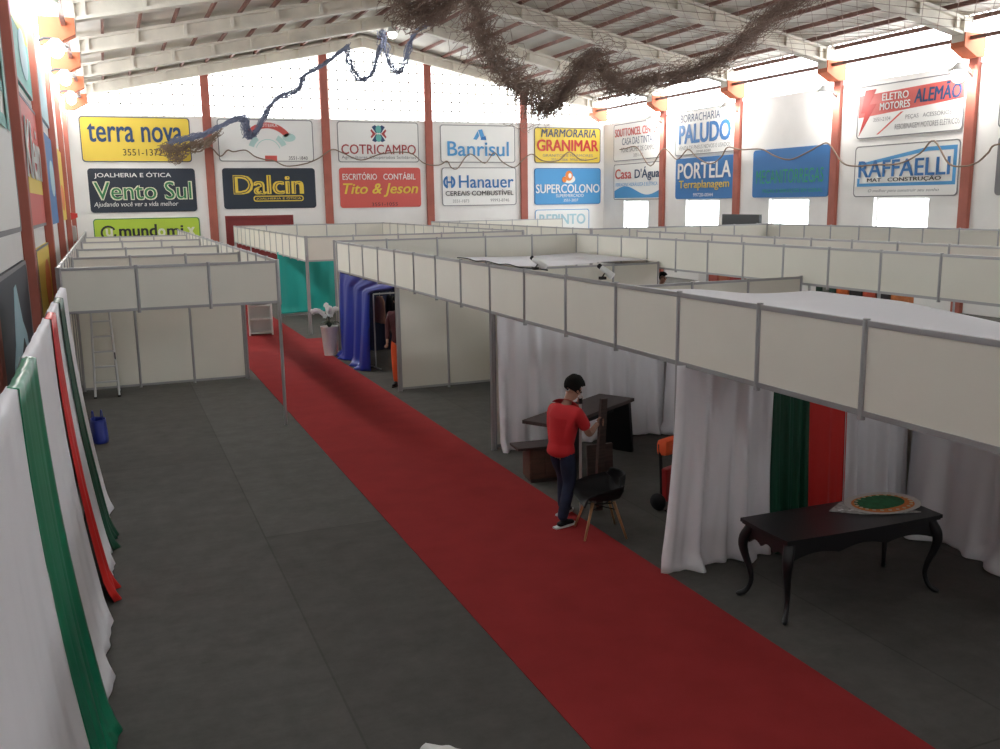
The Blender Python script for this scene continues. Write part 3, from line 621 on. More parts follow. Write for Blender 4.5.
nb = [(2.6, 39.5, 5.9), (3.2, 39.5, 6.0), (3.918, 39.5, 6.2), (4.6, 39.5, 6.55), (5.4, 39.5, 6.85), (5.6, 39.5, 6.25), (5.85, 39.5, 6.2), (6.166, 39.5, 6.7), (6.6, 39.5, 7.4), (7.0, 39.5, 7.72), (7.7, 39.5, 8.0), (7.95, 39.5, 8.55), (8.56, 39.5, 8.88), (9.3, 39.4, 9.4), (9.73, 39.3, 9.72)]
b = MB(); bundle(b, nb, .17, 30, .014, 4, .9); lp2 = [(9.73, 39.3, 9.72), (9.9, 39.4, 9.06), (10.15, 39.4, 8.6), (10.45, 39.4, 8.5), (10.8, 39.4, 8.75), (11.05, 39.4, 9.4), (11.2, 39.3, 9.9)]
bundle(b, lp2, .16, 24, .014, 5, .9); build_net('net_tail', b, M_NETB)
b = MB(); bundle(b, [(2.3, 40.2, 5.75), (2.9, 40.2, 5.6), (3.4, 40.2, 5.75), (4.0, 40.1, 5.85), (4.4, 39.9, 6.2)], .28, 34, .014, 11, 1.2); bundle(b, [(2.5, 40.2, 5.8), (2.75, 40.2, 5.3), (3.1, 40.2, 5.25)], .2, 20, .014, 12, 1.0); build_net('net_scrap', b, M_CORD)
b = MB(); lo = [(10.3, 36, 9.9), (10.45, 36, 9.1), (10.7, 36, 8.5), (11.0, 36, 8.35), (11.3, 36, 9.0), (11.45, 35.5, 9.7), (11.4, 33, 9.75)]
bundle(b, lo, .17, 22, .013, 6, 1.2)
lo2 = [(9.0, 28.5, 9.2), (9.3, 30, 8.6), (9.6, 31, 8.2), (10.0, 31.5, 8.5), (10.2, 32, 9.3)]
build_net('net_tail', b, M_NETB)
# loose mesh under the beams
b = MB(); q_ = .55; xs0, ys0 = 8.6, 16.0
def zn(x, y_): return zr(x) - .12 - .25*abs(sin(y_*.59+.3)) - .12*sin(x*1.3+y_)
for k in range(-26, 24):
    for sg in (-1, 1):
        pts = []
        for t in range(0, 60):
            x = xs0 + t*.22; y_ = ys0 + k*q_ + sg*t*.22 + (0 if sg > 0 else 13)
            if xs0 <= x <= 20.5 and 16.0 <= y_ <= 29.5: pts.append((x, y_, zn(x, y_)))
        if len(pts) > 3: b.tube(pts, .007, 3, False)
build_net('net_mesh', b, M_NET)

# lamps
for i, (yy, lab) in enumerate(((19.72, 'lit floodlight at the top of the right wall column beside the electric motors sign'), (25.0, 'lit floodlight between the electric motors sign and the blank wall bay'), (30.3, 'lit floodlight on the right wall column beside the big blue tyre sign'), (35.6, 'lit floodlight on the right wall column past the red lettered paint sign'))):
    f = thing('floodlight', lab, 'lamp', (XR-.16, yy, 6.72), 0, 'floodlights on the right wall columns')
    MB().tube([(.02, 0, -.1), (-.18, 0, 0.02), (-.42, 0, .10)], .03, 8).build('bracket', M_DGREY, f)
    h = MB().lathe([(.09, .16), (.12, .12), (.30, -.04), (.31, -.06)], 20, (-.5, 0, .1)).build('reflector', M_WPLA, f, True)
    MB().ball((-.5, 0, -.08), .2).build('lens', M_LAMP, h, True)
for i, (yy, lab) in enumerate(((19.72, 'lit floodlight on the left wall column beside the red sign with white script'), (25.0, 'lit floodlight on the left wall column beside the blue sign'), (30.3, 'lit floodlight on the left wall column beside the narrow-looking yellow sign'), (35.6, 'lit floodlight on the last left wall column before the back corner'))):
    f = thing('floodlight', lab, 'lamp', (XL+.02, yy-.5, 6.95), 0, 'floodlights on the left wall columns')
    MB().tube([(-.02, 0, .2), (.1, 0, .26), (.30, 0, .26)], .03, 8).build('bracket', M_DGREY, f)
    h = MB().lathe([(.09, .16), (.12, .12), (.26, -.0), (.27, -.02)], 20, (.34, 0, .1)).build('reflector', M_WPLA, f, True)
    MB().ball((.34, 0, -.02), .15).build('lens', M_LAMPL, h, True)
f = thing('pendant_lamp', 'lit lamp hanging from the roof ridge above the back wall', 'lamp', (10.53, 35.3, 9.6))
MB().tube([(0, .3, .55), (0, 0, .5), (0, 0, .3)], .02, 6).build('hanger', M_DGREY, f); MB().lathe([(.05, .32), (.12, .28), (.2, .1), (.21, .08)], 16).build('lamp_shade', M_WPLA, f, True)
MB().ball((0, 0, .04), .16).build('bulb', M_BULB, f, True)

# ------------------------------------------------------------------ black table with cabriole legs
tt = radians(-1.5)
t = thing('console_table', 'black carved table with curved cabriole legs on the grey carpet', 'table', (5.59, 5.86, 0), tt)
TH = .71
def outline(a, b_, n=40):
    return [(x, z) for x, z in ()]
pts = []
hw, hd = .81, .31
top = []
for k in range(13): top.append((-hw+2*hw*k/12, -hd-.02*sin(pi*k/12)))
top += [(hw+.015, 0)] + [(hw-2*hw*k/12, hd+.01*sin(pi*k/12)) for k in range(13)] + [(-hw-.015, 0)]
b = MB()
def slab(o, z0, z1):
    A = [b.b.verts.new((x, y_, z0)) for x, y_ in o]; B = [b.b.verts.new((x, y_, z1)) for x, y_ in o]
    b.b.faces.new(A[::-1]); b.b.faces.new(B)
    for i in range(len(o)): j = (i+1) % len(o); b.b.faces.new((A[i], A[j], B[j], B[i]))
slab(top, TH-.03, TH); slab([(x*.985, y_*.97) for x, y_ in top], TH-.045, TH-.03)
b.build('tabletop', M_BLACK, t)
def apron(L, n=36):
    up = [(-L, TH-.045), (L, TH-.045)]
    lo_ = [(L-2*L*k/n, TH-.205+.04*abs(sin(3*pi*k/n))+.025*sin(pi*k/n)) for k in range(n+1)]
    return up + lo_
for sy in (-1, 1): MB().prism(apron(hw-.06), sy*(hd-.05)-.012, sy*(hd-.05)+.012).build('apron', M_BLACK, t)
for sx in (-1, 1):
    o = MB().prism(apron(hd-.06, 18), -.012, .012).build('apron', M_BLACK, t); o.rotation_euler = (0, 0, pi/2); o.location = (sx*(hw-.06), 0, 0)
for sx in (-1, 1):
    for sy in (-1, 1):
        d = Vector((sx*.75, sy*.75, 0)); c = Vector((sx*(hw-.07), sy*(hd-.06), 0))
        prof = [(0, TH-.05, .045), (.012, .62, .047), (.05, .55, .046), (.06, .47, .040), (.035, .37, .032), (0.0, .27, .026), (-.015, .17, .022), (.005, .09, .021), (.04, .045, .024), (.075, .025, .024), (.10, .02, .014)]
        MB().tube(spline([c + d*o_ + Vector((0, 0, z)) for o_, z, r_ in prof], 3), [v for i in range(len(prof)-1) for v in [prof[i][2]*(1-k/3)+prof[i+1][2]*k/3 for k in range(3)]] + [.014], 10).build('leg', M_BLACK, t, True)
# printed round cloth on it
pc = thing('printed_cloth', 'round printed cloth with a green centre lying on the black table', 'cloth', (6.08, 5.93, TH+.002), tt+.1)
def leafp(cx, cy, a, b_, n=28, pw=.8): return [(cx+a*math.copysign(abs(cos(2*pi*k/n))**pw, cos(2*pi*k/n)), cy+b_*sin(2*pi*k/n)) for k in range(n)]
def flat(o, z0, z1, name, m, par):
    bb = MB(); A = [bb.b.verts.new((x, y_, z0)) for x, y_ in o]; B = [bb.b.verts.new((x, y_, z1)) for x, y_ in o]
    bb.b.faces.new(A[::-1]); bb.b.faces.new(B)
    for i in range(len(o)): j = (i+1) % len(o); bb.b.faces.new((A[i], A[j], B[j], B[i]))
    return bb.build(name, m, par)
flat([(-.50, .10), (-.30, -.10), (-.05, -.22), (.16, -.30), (.1, -.15), (.22, .0), (.3, .18), (0, .24), (-.25, .22)], 0, .008, 'cloth', mat('pale grey cloth', (.42, .42, .41), .8, noise=.3, nscale=30), pc)
flat(leafp(.06, 0.02, .36, .26), .008, .014, 'white_border', mat('off white cloth', (.62, .60, .58), .8), pc)
flat(leafp(.04, .0, .30, .21), .014, .018, 'orange_border', I_ORG, pc)
flat(leafp(.03, .03, .25, .155), .018, .022, 'green_centre', mat('cloth green', (.02, .16, .06), .8, noise=.3, nscale=20), pc)
bb = MB()
for k in range(22):
    a = 2*pi*k/22; bb.lathe([(.016, 0), (.016, .004)], 8, (.05+.275*cos(a), .0+.185*sin(a), .0185))
bb.build('dot_pattern', mat('cream dot', (.7, .6, .4), .8), pc)
bb = MB()
for k in range(14): bb.lathe([(.014, 0), (.014, .004)], 6, (-.42+.035*k, .06-.024*k+(.03 if k % 2 else 0), .008))
bb.build('dot_pattern', mat('white dot', (.75, .75, .75), .8), pc)

# ------------------------------------------------------------------ desks and boards in the man's booth
ang = math.atan2(10.83-9.5, 6.25-4.35)
d = thing('desk', 'long dark walnut desk with slanted black panel legs behind the man', 'desk', (5.27, 10.2, 0), .54)
MB().box(-.78, 1.08, -.27, .27, .735, .78, bev=.004).build('tabletop', M_DWOOD, d)
MB().box(-.25, .95, -.03, .0, .58, .735).build('modesty_panel', M_BPLA, d)
for xb, xt in ((-.30, -.22), (1.18, 1.0)):
    MB().hexa([(xb-.03, -.2, 0), (xb+.03, -.2, 0), (xb+.03, .2, 0), (xb-.03, .2, 0)], [(xt-.03, -.24, .735), (xt+.03, -.24, .735), (xt+.03, .24, .735), (xt-.03, .24, .735)]).build('leg', M_BLACK, d)
c = thing('low_cabinet', 'low brown wooden cabinet with an overhanging top by the red carpet', 'cabinet', (4.72, 10.02, 0), -.1)
MB().box(-.20, .20, -.13, .15, .05, .43, bev=.004).build('body', M_WOOD, c); MB().box(-.36, .22, -.16, .17, .43, .46, bev=.004).build('top', M_DWOOD, c)
MB().box(-.18, .18, -.11, .13, 0, .05).build('plinth', M_DWOOD, c); MB().box(-.19, -.005, -.142, -.13, .08, .41).build('door', M_WOOD, c); MB().box(.005, .19, -.142, -.13, .08, .41).build('door', M_WOOD, c)
bd = thing('loose_panel', 'dark wooden panel standing loose on the carpet beside the man', 'board', (5.05, 9.12, 0), -.1)
MB().box(-.16, .16, -.02, .02, 0, .62, rot=('X', -.08), at=(0, 0, 0), bev=.004).build('panel', M_DWOOD, bd); MB().box(-.16, .16, -.03, .03, 0, .05).build('edge_strip', M_BPLA, bd)
bar = tag(MB().hexa([(4.70, 8.60, .03), (4.79, 8.60, .03), (4.79, 8.66, .03), (4.70, 8.66, .03)], [(4.715, 8.50, 1.31), (4.785, 8.50, 1.31), (4.785, 8.55, 1.31), (4.715, 8.55, 1.31)]).build('wooden_post', M_DWOOD), 'dark wooden post gripped upright by the man in red', 'post')
pl = thing('metal_pole', 'thin grey pole with a dark knob held by the man in red', 'pole', (4.58, 8.72, 0))
MB().tube([(0, 0, 0), (-.05, -.08, 1.46)], .016, 8).build('shaft', M_ALUD, pl); MB().ball((-.05, -.08, 1.48), .032, sz=1.3).build('knob', M_BPLA, pl, True); MB().tube([(-.043, -.068, 1.25), (-.045, -.072, 1.31)], .024, 8).build('collar', M_BPLA, pl)
# red trolley peeking out behind the drape
ht = thing('hand_truck', 'red and black hand truck half hidden behind the white drape', 'hand truck', (5.55, 8.45, 0), .4)
for sx in (-.14, .14): MB().tube(spline([(sx, 0, .12), (sx, .02, .5), (sx, .04, .75)], 4), .02, 8).build('frame_tube', M_BPLA, ht)
MB().box(-.15, .15, -.06, .02, .10, .48, bev=.02).build('body', mat('red enamel', (.35, .02, .02), .4), ht); MB().box(-.16, .16, -.06, .08, .62, .80, bev=.05).build('handle_guard', M_ORANGE, ht)
for sx in (-.17, .17):
    o = MB().lathe([(.02, -.025), (.09, -.025), (.1, 0), (.09, .025), (.02, .025)], 18).build('wheel', M_BPLA, ht, True); o.rotation_euler = (0, pi/2, 0); o.location = (sx, .03, .10)
MB().box(-.16, .16, -.22, -.05, .005, .02).build('toe_plate', M_BPLA, ht)

# ------------------------------------------------------------------ shell chair
ch = thing('armchair', 'black shell armchair with wooden dowel legs on the carpet edge', 'chair', (4.46, 8.06, 0), -pi/2-.25)
def shell(u, v):     # u across, v from front lip to top of back ; faces -y
    a = (u-.5)*2
    cs = [(-.24, .38), (-.20, .392), (-.08, .375), (.06, .365), (.16, .385), (.215, .46), (.235, .55), (.25, .645)]
    k = v*(len(cs)-1); i = min(int(k), len(cs)-2); tt_ = k-i
    y_ = cs[i][0]*(1-tt_)+cs[i+1][0]*tt_; z = cs[i][1]*(1-tt_)+cs[i+1][1]*tt_
    wdt = .275*(1-.10*v) if v < .6 else .275*(1-.06-.35*((v-.6)/.4)**2)
    x = a*wdt; e = abs(a)**3
    arm = sin(min(1, v/.75)*pi*.75)
    z += e*.19*max(0, arm)*(1 if v > .08 else v/.08)*max(0, 1-max(0, v-.62)/.3); y_ -= e*(.10 if v > .6 else 0)*min(1, (v-.6)/.2 if v > .6 else 0)
    return (x*(1+.1*e), y_, z)
MB().grid(shell, 20, 28).build('seat_shell', M_BPLA, ch, True, solid=.012)
for sx in (-1, 1):
    for sy in (-1, 1): MB().tube([(sx*.12, sy*.11, .37), (sx*.225, sy*.22, 0)], [.017, .011], 10).build('leg', M_BEECH, ch, True)
MB().tube([(-.14, -.13, .29), (.14, .13, .29)], .006, 6).tube([(-.14, .13, .29), (.14, -.13, .29)], .006, 6).tube([(-.12, -.11, .355), (.12, -.11, .355), (.12, .11, .355), (-.12, .11, .355), (-.12, -.11, .355)], .008, 6).build('brace', M_BPLA, ch)

# ------------------------------------------------------------------ people
def skin(name, nodes, edges, m, parent, sub=2, root=0):
    """nodes: name -> (x, y, z, rx, ry)"""
    keys = list(nodes); me = bpy.data.meshes.new(name)
    me.from_pydata([nodes[k][:3] for k in keys], [(keys.index(a), keys.index(c_)) for a, c_ in edges], [])
    o = bpy.data.objects.new(name, me); COL.objects.link(o)
    sm = o.modifiers.new('skin', 'SKIN'); sm.branch_smoothing = .4; sm.use_smooth_shade = True
    for i, k in enumerate(keys):
        n = nodes[k]; me.skin_vertices[0].data[i].radius = (n[3], n[4] if len(n) > 4 else n[3]); me.skin_vertices[0].data[i].use_root = (i == root)
    ss = o.modifiers.new('sub', 'SUBSURF'); ss.levels = sub; ss.render_levels = sub
    bpy.context.view_layer.update()
    m2 = bpy.data.meshes.new_from_object(o.evaluated_get(bpy.context.evaluated_depsgraph_get()))
    o.modifiers.clear(); o.data = m2; m2.materials.clear(); m2.materials.append(m); o.name = name
    for p in m2.polygons: p.use_smooth = True
    o.parent = parent; return o
def person(label, loc, rotz, J, shirt, trousers, shoes, sole, sleeve='short', group=None):
    """J: joints in local metres, the person faces +y"""
    r = thing('person', label, 'person', loc, rotz, group)
    V = lambda k: Vector(J[k])
    n = {}; e = []
    def add(k, p, rx, ry=None): n[k] = (p[0], p[1], p[2], rx, ry or rx)
    pel, che, nek, hd = V('pelvis'), V('chest'), V('neck'), V('head')
    add('pelvis', pel, .10, .08); mid = pel.lerp(che, .5); add('waist', mid, .10, .075); add('chest', che, .11, .08); add('neckb', che.lerp(nek, .7), .06, .055); add('neck', nek, .05)
    e += [('pelvis', 'waist'), ('waist', 'chest'), ('chest', 'neckb'), ('neckb', 'neck')]
    up = (hd-nek).normalized(); fw_ = Vector(J['look']).normalized()
    add('jaw', nek.lerp(hd, .55)+fw_*.025, .062, .068); add('skull', hd, .082, .098); add('crown', hd+up*.075, .062, .075)
    e += [('neck', 'jaw'), ('jaw', 'skull'), ('skull', 'crown')]
    add('chin', nek.lerp(hd, .42)+fw_*.085, .026); e.append(('jaw', 'chin'))
    add('nose', hd-up*.025+fw_*.115, .014); e.append(('skull', 'nose'))
    for s in 'lr':
        sh, el, wr_, ha = V('shoulder_'+s), V('elbow_'+s), V('wrist_'+s), V('hand_'+s)
        add('sh'+s, sh, .046); add('ua'+s, sh.lerp(el, .5), .042); add('el'+s, el, .040); add('fa'+s, el.lerp(wr_, .4), .038); add('wr'+s, wr_, .026); add('pa'+s, wr_.lerp(ha, .6), .036, .02)
        e += [('chest', 'sh'+s), ('sh'+s, 'ua'+s), ('ua'+s, 'el'+s), ('el'+s, 'fa'+s), ('fa'+s, 'wr'+s), ('wr'+s, 'pa'+s)]
        hp, kn, an = V('hip_'+s), V('knee_'+s), V('ankle_'+s)
        add('hp'+s, hp, .095); add('th'+s, hp.lerp(kn, .5), .078); add('kn'+s, kn, .056); add('ca'+s, kn.lerp(an, .35), .056); add('an'+s, an, .036)
        e += [('pelvis', 'hp'+s), ('hp'+s, 'th'+s), ('th'+s, 'kn'+s), ('kn'+s, 'ca'+s), ('ca'+s, 'an'+s)]
    body = skin('body', n, e, M_SKIN, r)
    sd0 = fw_.cross(up).normalized()
    for s_ in (-1, 1): MB().ball(hd+fw_*.088-up*.0+sd0*s_*.032, .013, seg=8).build('eye', M_BPLA, body, True)
    MB().ball(hd+fw_*.092-up*.065, .02, sx=1.2, sy=.6, sz=.3, seg=8).build('mouth', mat('lips', (.25, .09, .07), .5), body, True)
    # hands: four fingers and a thumb curled around what is held
    for s in 'lr':
        wr_, ha = V('wrist_'+s), V('hand_'+s); f_ = (ha-wr_).normalized(); gr = Vector(J.get('grip_'+s, (0, 0, 1))).normalized(); cu_ = f_.cross(gr).normalized()*(1 if s == 'r' else -1)
        hb = MB(); base = wr_.lerp(ha, .85)
        for k in range(4):
            o_ = base + gr*(.03-.02*k); ln = (.9, 1, .95, .75)[k]
            hb.tube(spline([o_-f_*.02, o_+f_*.028*ln+cu_*.004, o_+f_*.045*ln+cu_*.024, o_+f_*.028*ln+cu_*.046, o_+f_*.006+cu_*.05], 3), [.0095]*10+[.008]*3, 6)
        tb = wr_.lerp(ha, .45) + gr*.03
        hb.tube(spline([tb, tb+gr*.022+f_*.02+cu_*.012, tb+gr*.026+f_*.045+cu_*.028], 3), [.012]*4+[.010]*3, 6)
        hb.build('fingers', M_SKIN, r, True)
    # clothing
    sn = {}; se = []
    def adds(k, p, rx, ry=None): sn[k] = (p[0], p[1], p[2], rx, ry or rx)
    adds('hem', pel+Vector((0, 0, -.01)), .172, .14); adds('hemend', pel+Vector((0, 0, -.11)), .185, .155); adds('waist', mid, .175, .135); adds('chest', che, .19, .145); adds('yoke', che.lerp(nek, .62), .13, .11); adds('collar', che.lerp(nek, .9), .075)
    se += [('hemend', 'hem'), ('hem', 'waist'), ('waist', 'chest'), ('chest', 'yoke'), ('yoke', 'collar')]
    for s in 'lr':
        sh, el, wr_ = V('shoulder_'+s), V('elbow_'+s), V('wrist_'+s)
        adds('s'+s, sh, .085); adds('m'+s, sh.lerp(el, .45), .074); adds('c'+s, sh.lerp(el, .8), .070); se += [('chest', 's'+s), ('s'+s, 'm'+s), ('m'+s, 'c'+s)]
        if sleeve == 'long':
            adds('e'+s, el, .056); adds('w'+s, el.lerp(wr_, .92), .040); se += [('c'+s, 'e'+s), ('e'+s, 'w'+s)]
    skin('shirt', sn, se, shirt, r, root=2)
    tn = {}; te = []
    def addt(k, p, rx, ry=None): tn[k] = (p[0], p[1], p[2], rx, ry or rx)
    addt('pelvis', pel, .09, .075)
    for s in 'lr':
        hp, kn, an = V('hip_'+s), V('knee_'+s), V('ankle_'+s)
        addt('h'+s, hp, .086); addt('t'+s, hp.lerp(kn, .5), .092); addt('k'+s, kn, .072); addt('c'+s, kn.lerp(an, .45), .068); addt('a'+s, an.lerp(kn, -.02), .058)
        te += [('pelvis', 'h'+s), ('h'+s, 't'+s), ('t'+s, 'k'+s), ('k'+s, 'c'+s), ('c'+s, 'a'+s)]
    skin('trousers', tn, te, trousers, r)
    for s in 'lr':
        an = V('ankle_'+s); td = Vector(J['toe_'+s]).normalized()
        z0 = an.z-.07
        a0 = an-td*.055; a0.z = z0+.035
        shn = {'heel': (*(a0), .042, .036), 'mid': (*(a0+td*.09+Vector((0, 0, .012))), .046, .04), 'toe': (*(a0+td*.19), .042, .03), 'tip': (*(a0+td*.225), .03, .022), 'ank': (an.x, an.y, z0+.085, .046)}
        so = skin('shoe', shn, [('heel', 'mid'), ('mid', 'toe'), ('toe', 'tip'), ('mid', 'ank')], shoes, r, 2, 1)
        px_ = Vector((-td.y, td.x, 0)); o_ = [(a0+td*q+px_*w_) for q, w_ in ((-.045, -.03), (.1, -.042), (.2, -.04), (.255, -.015), (.255, .015), (.2, .04), (.1, .042), (-.045, .03))]
        flat([(p.x, p.y) for p in o_], z0, z0+.022, 'sole', sole, so)
    # hair cap and ears
    hb = MB(); sd = fw_.cross(up).normalized()
    rr_ = bmesh.ops.create_uvsphere(hb.b, u_segments=28, v_segments=20, radius=1.0)
    cut = []
    for v in rr_['verts']:
        q = v.co.copy(); wob = 1+.02*sin(9*q.x+5*q.y)
        if (q.y > .22 and q.z < .42) or q.z < -.62: cut.append(v)
        v.co = hd + up*.022 - fw_*.008 + (sd*q.x*.098 + fw_*q.y*.118 + up*q.z*.115)*wob
    bmesh.ops.delete(hb.b, geom=cut, context='VERTS')
    hb.build('hair', M_HAIR, r, True, solid=.012)
    eb = MB()
    for s_ in (-1, 1): eb.ball(hd+sd*s_*.088-up*.02-fw_*.01, .026, sx=.5, sy=.8, sz=1.1, seg=8)
    eb.build('ears', M_SKIN, body, True)
    return r
# the man in red faces +x a little away; local +y forward
JM = dict(pelvis=(0, -.02, .84), chest=(0, .02, 1.16), neck=(0, .10, 1.345), head=(.02, .17, 1.455), look=(.1, .80, -.60),
          shoulder_r=(.18, .04, 1.24), elbow_r=(.23, .17, .98), wrist_r=(.16, .37, 1.03), hand_r=(.13, .45, 1.05), grip_r=(0, 0, 1),
          shoulder_l=(-.18, .06, 1.24), elbow_l=(-.20, .24, 1.04), wrist_l=(-.09, .33, 1.20), hand_l=(-.06, .37, 1.26), grip_l=(0, 0, 1),
          hip_r=(.085, -.02, .82), knee_r=(.09, .02, .46), ankle_r=(.10, -.12, .075), toe_r=(.1, 1, 0),
          hip_l=(-.085, -.01, .82), knee_l=(-.12, .16, .47), ankle_l=(-.17, .20, .075), toe_l=(-.15, 1, 0))
person('man in a red shirt and dark jeans holding a dark wooden post', (4.24, 8.50, 0), radians(-68), JM, M_SHIRT, M_JEANS, M_BPLA, M_SOLE)
JS = dict(pelvis=(0, 0, .92), chest=(0, .01, 1.27), neck=(0, .01, 1.48), head=(0, .04, 1.61), look=(0, 1, -.15),
          shoulder_r=(.175, 0, 1.38), elbow_r=(.23, -.02, 1.10), wrist_r=(.22, .10, .87), hand_r=(.21, .13, .79), grip_r=(0, 1, 0),
          shoulder_l=(-.175, 0, 1.38), elbow_l=(-.23, -.02, 1.10), wrist_l=(-.22, .10, .87), hand_l=(-.21, .13, .79), grip_l=(0, 1, 0),
          hip_r=(.09, 0, .88), knee_r=(.10, .02, .48), ankle_r=(.10, -.02, .075), toe_r=(.15, 1, 0),
          hip_l=(-.09, 0, .88), knee_l=(-.10, .02, .48), ankle_l=(-.10, -.02, .075), toe_l=(-.15, 1, 0))
person('person in orange work trousers standing in the blue cloth booth doorway', (4.875, 16.52, 0), radians(150), JS, mat('dark maroon jersey', (.06, .012, .015), .85), M_ORANGE, M_BPLA, M_BPLA, 'long')
person('person in a grey green shirt seen below the fascia of the second aisle', (11.75, 18.4, 0), radians(200), JS, mat('sage jersey', (.25, .28, .22), .85), M_JEANS, M_BPLA, M_SOLE)

# clothes rail inside the blue booth
cr = thing('clothes_rail', 'clothes rail inside the booth with the blue cloth', 'clothes rail', (5.45, 18.7, 0), .15)
for sx in (-.5, .5):
    MB().tube([(sx, 0, .02), (sx, 0, 1.55)], .015, 8).build('upright', M_ALUD, cr); MB().tube([(sx, -.25, .015), (sx, .25, .015)], .015, 8).build('foot', M_ALUD, cr)
MB().tube([(-.5, 0, 1.55), (.5, 0, 1.55)], .015, 8).build('hanging_bar', M_ALUD, cr)
for i, (sx, m, L, nm, lab) in enumerate(((-.36, mat('tan suede', (.22, .10, .06), .8), .55, 'jacket', 'tan jacket hanging on the rail in the blue cloth booth'), (-.12, M_BPLA, .8, 'coat', 'long black coat hanging on the rail beside the tan jacket'), (.1, mat('white cotton', (.7, .7, .7), .8), .42, 'blouse', 'white blouse hanging on the rail in the blue cloth booth'), (.32, M_JEANS, .9, 'coat', 'dark navy coat hanging at the end of the rail'))):
    def gm(u, v, sx=sx, L=L):
        a = u*2*pi; wd_ = .20*(.25+.75*min(1, v/.15))*(1+.15*v); return (sx+.05*sin(a)*(1+.3*sin(5*a)), cos(a)*wd_, 1.5-v*L)
    o = thing(nm, lab, 'clothing', (5.45, 18.7, 0), .15)
    MB().grid(gm, 24, 10).build('garment', m, o, True, solid=.006)
    MB().tube(spline([(sx, 0, 1.50), (sx, .0, 1.545), (sx+.012, .012, 1.575), (sx, .02, 1.565)], 3), .004, 6).build('hanger_hook', M_ALUD, o)

# ------------------------------------------------------------------ orchid planter
p = thing('planter', 'tall tapered white planter with white orchids beside the red carpet', 'planter', (4.47, 20.75, 0))
MB().lathe([(.135, 0), (.14, .01), (.195, .66), (.205, .67), (.19, .67), (.18, .62), (.0001, .62)], 28).build('pot', M_WPLA, p, True)
rn = random.Random(4)
for k in range(9):
    a = k*.7; L = rn.uniform(.18, .3)
    def lf(u, v, a=a, L=L): 
        t_ = v; w_ = .045*sin(pi*min(.98, t_*.9+.08))*(u-.5)*2
        return (cos(a)*L*t_-sin(a)*w_, sin(a)*L*t_+cos(a)*w_, .63+.16*sin(pi*t_*.75)-.02*t_)
    MB().grid(lf, 4, 8).build('leaf', M_LEAF, p, True, solid=.006)
for si, (a, rch, hh) in enumerate(((pi*.95, .26, .40), (pi*.55, .12, .5), (pi*1.5, .12, .46), (.1, .14, .42))):
    st = [(cos(a)*rch*t_**1.5, sin(a)*rch*t_**1.5, .62+hh*sin(min(1.0, t_*.75)*pi*.62)*1.05) for t_ in [i/8 for i in range(11)]]
    MB().tube(st, .006, 6).build('stem', M_LEAF, p)
    for i in range(4, 11):
        c_ = Vector(st[i]); fb = MB(); ry = rn.uniform(0, 6.28)
        for k in range(5):
            b_ = 2*pi*k/5+ry; fb.ball(c_+Vector((cos(b_)*.028, -.015, sin(b_)*.028)), .027, sy=.35, seg=8)
        fb.ball(c_+Vector((0, -.03, 0)), .010, seg=6); fb.build('flower', M_PETAL, p, True)

# white shelf
s_ = thing('bookcase', 'small white open shelf unit standing on the far end of the red carpet', 'shelf', (3.56, 25.0, 0), -.12)
for sx in (-.29, .29): MB().box(sx-.02, sx+.02, -.17, .17, 0, .98).build('side_panel', M_WPLA, s_)
for z in (.06, .42, .78, .96): MB().box(-.27, .27, -.17, .17, z-.015, z+.015).build('shelf', M_WPLA, s_)
MB().box(-.27, .27, .155, .17, .05, .97).build('back_panel', M_WPLA, s_)

# step ladder
l = thing('step_ladder', 'aluminium step ladder standing against the left booth wall', 'ladder', (-.24, 18.12, 0))
for sx in (-1, 1):
    MB().tube([(sx*.20, -.18, .0), (sx*.14, .22, 2.0)], .02, 8).build('rail', M_ALUD, l); MB().tube([(sx*.21, .42, 0), (sx*.14, .25, 2.0)], .016, 8).build('rear_leg', M_ALUD, l)
    MB().box(sx*.20-.025, sx*.20+.025, -.20, -.16, 0, .03).build('foot', M_BPLA, l)
for k in range(7):
    t_ = (.28+.27*k)/2.0; hw_ = .20-.06*t_; yc = -.18+.40*t_
    MB().box(-hw_, hw_, yc-.035, yc+.035, t_*2-.012, t_*2+.012).build('tread', M_ALUD, l)
MB().box(-.16, .16, .10, .30, 2.0, 2.04).build('top_cap', M_BPLA, l)
MB().box(.175, .195, -.07, -.03, .62, .80, rot=('X', .3), at=(.18, -.05, .7)).build('spreader_hinge', M_BPLA, l)
# blue bag behind the drape end
bg_ = thing('carrier_bag', 'blue bag on the floor beside the ladder', 'bag', (-.36, 14.5, 0), .2)
def bagf(u, v):
    a = u*2*pi; k = 1-.25*v+.08*sin(3*a+2*v); return (.13*cos(a)*k, .2*sin(a)*k*(1+.05*sin(5*a)), .012+.34*v)
MB().grid(bagf, 28, 8).build('bag_body', M_BLUE, bg_, True, solid=.004)
for sx in (-.06, .06): MB().tube(spline([(sx, -.07, .34), (sx, -.04, .46), (sx, .04, .46), (sx, .07, .34)], 5), .007, 6).build('handle', M_BLUE, bg_)

# white plastic bag near the camera
wb = tag(MB().grid(lambda u, v: (1.60+.24*(v-.25)*cos(.5)*1.0+.1*(u-.5), 5.06-.3*(v-.2)*.6+.08*(u-.5)*1.5, .012+.10*sin(pi*u)*(.6+.4*sin(7*v+3*u))*sin(pi*min(1, v*1.1+.05))), 18, 18).build('plastic_bag', M_WPLA, smooth=True, solid=.003), 'crumpled white plastic bag on the grey carpet at the bottom of the picture', 'bag')

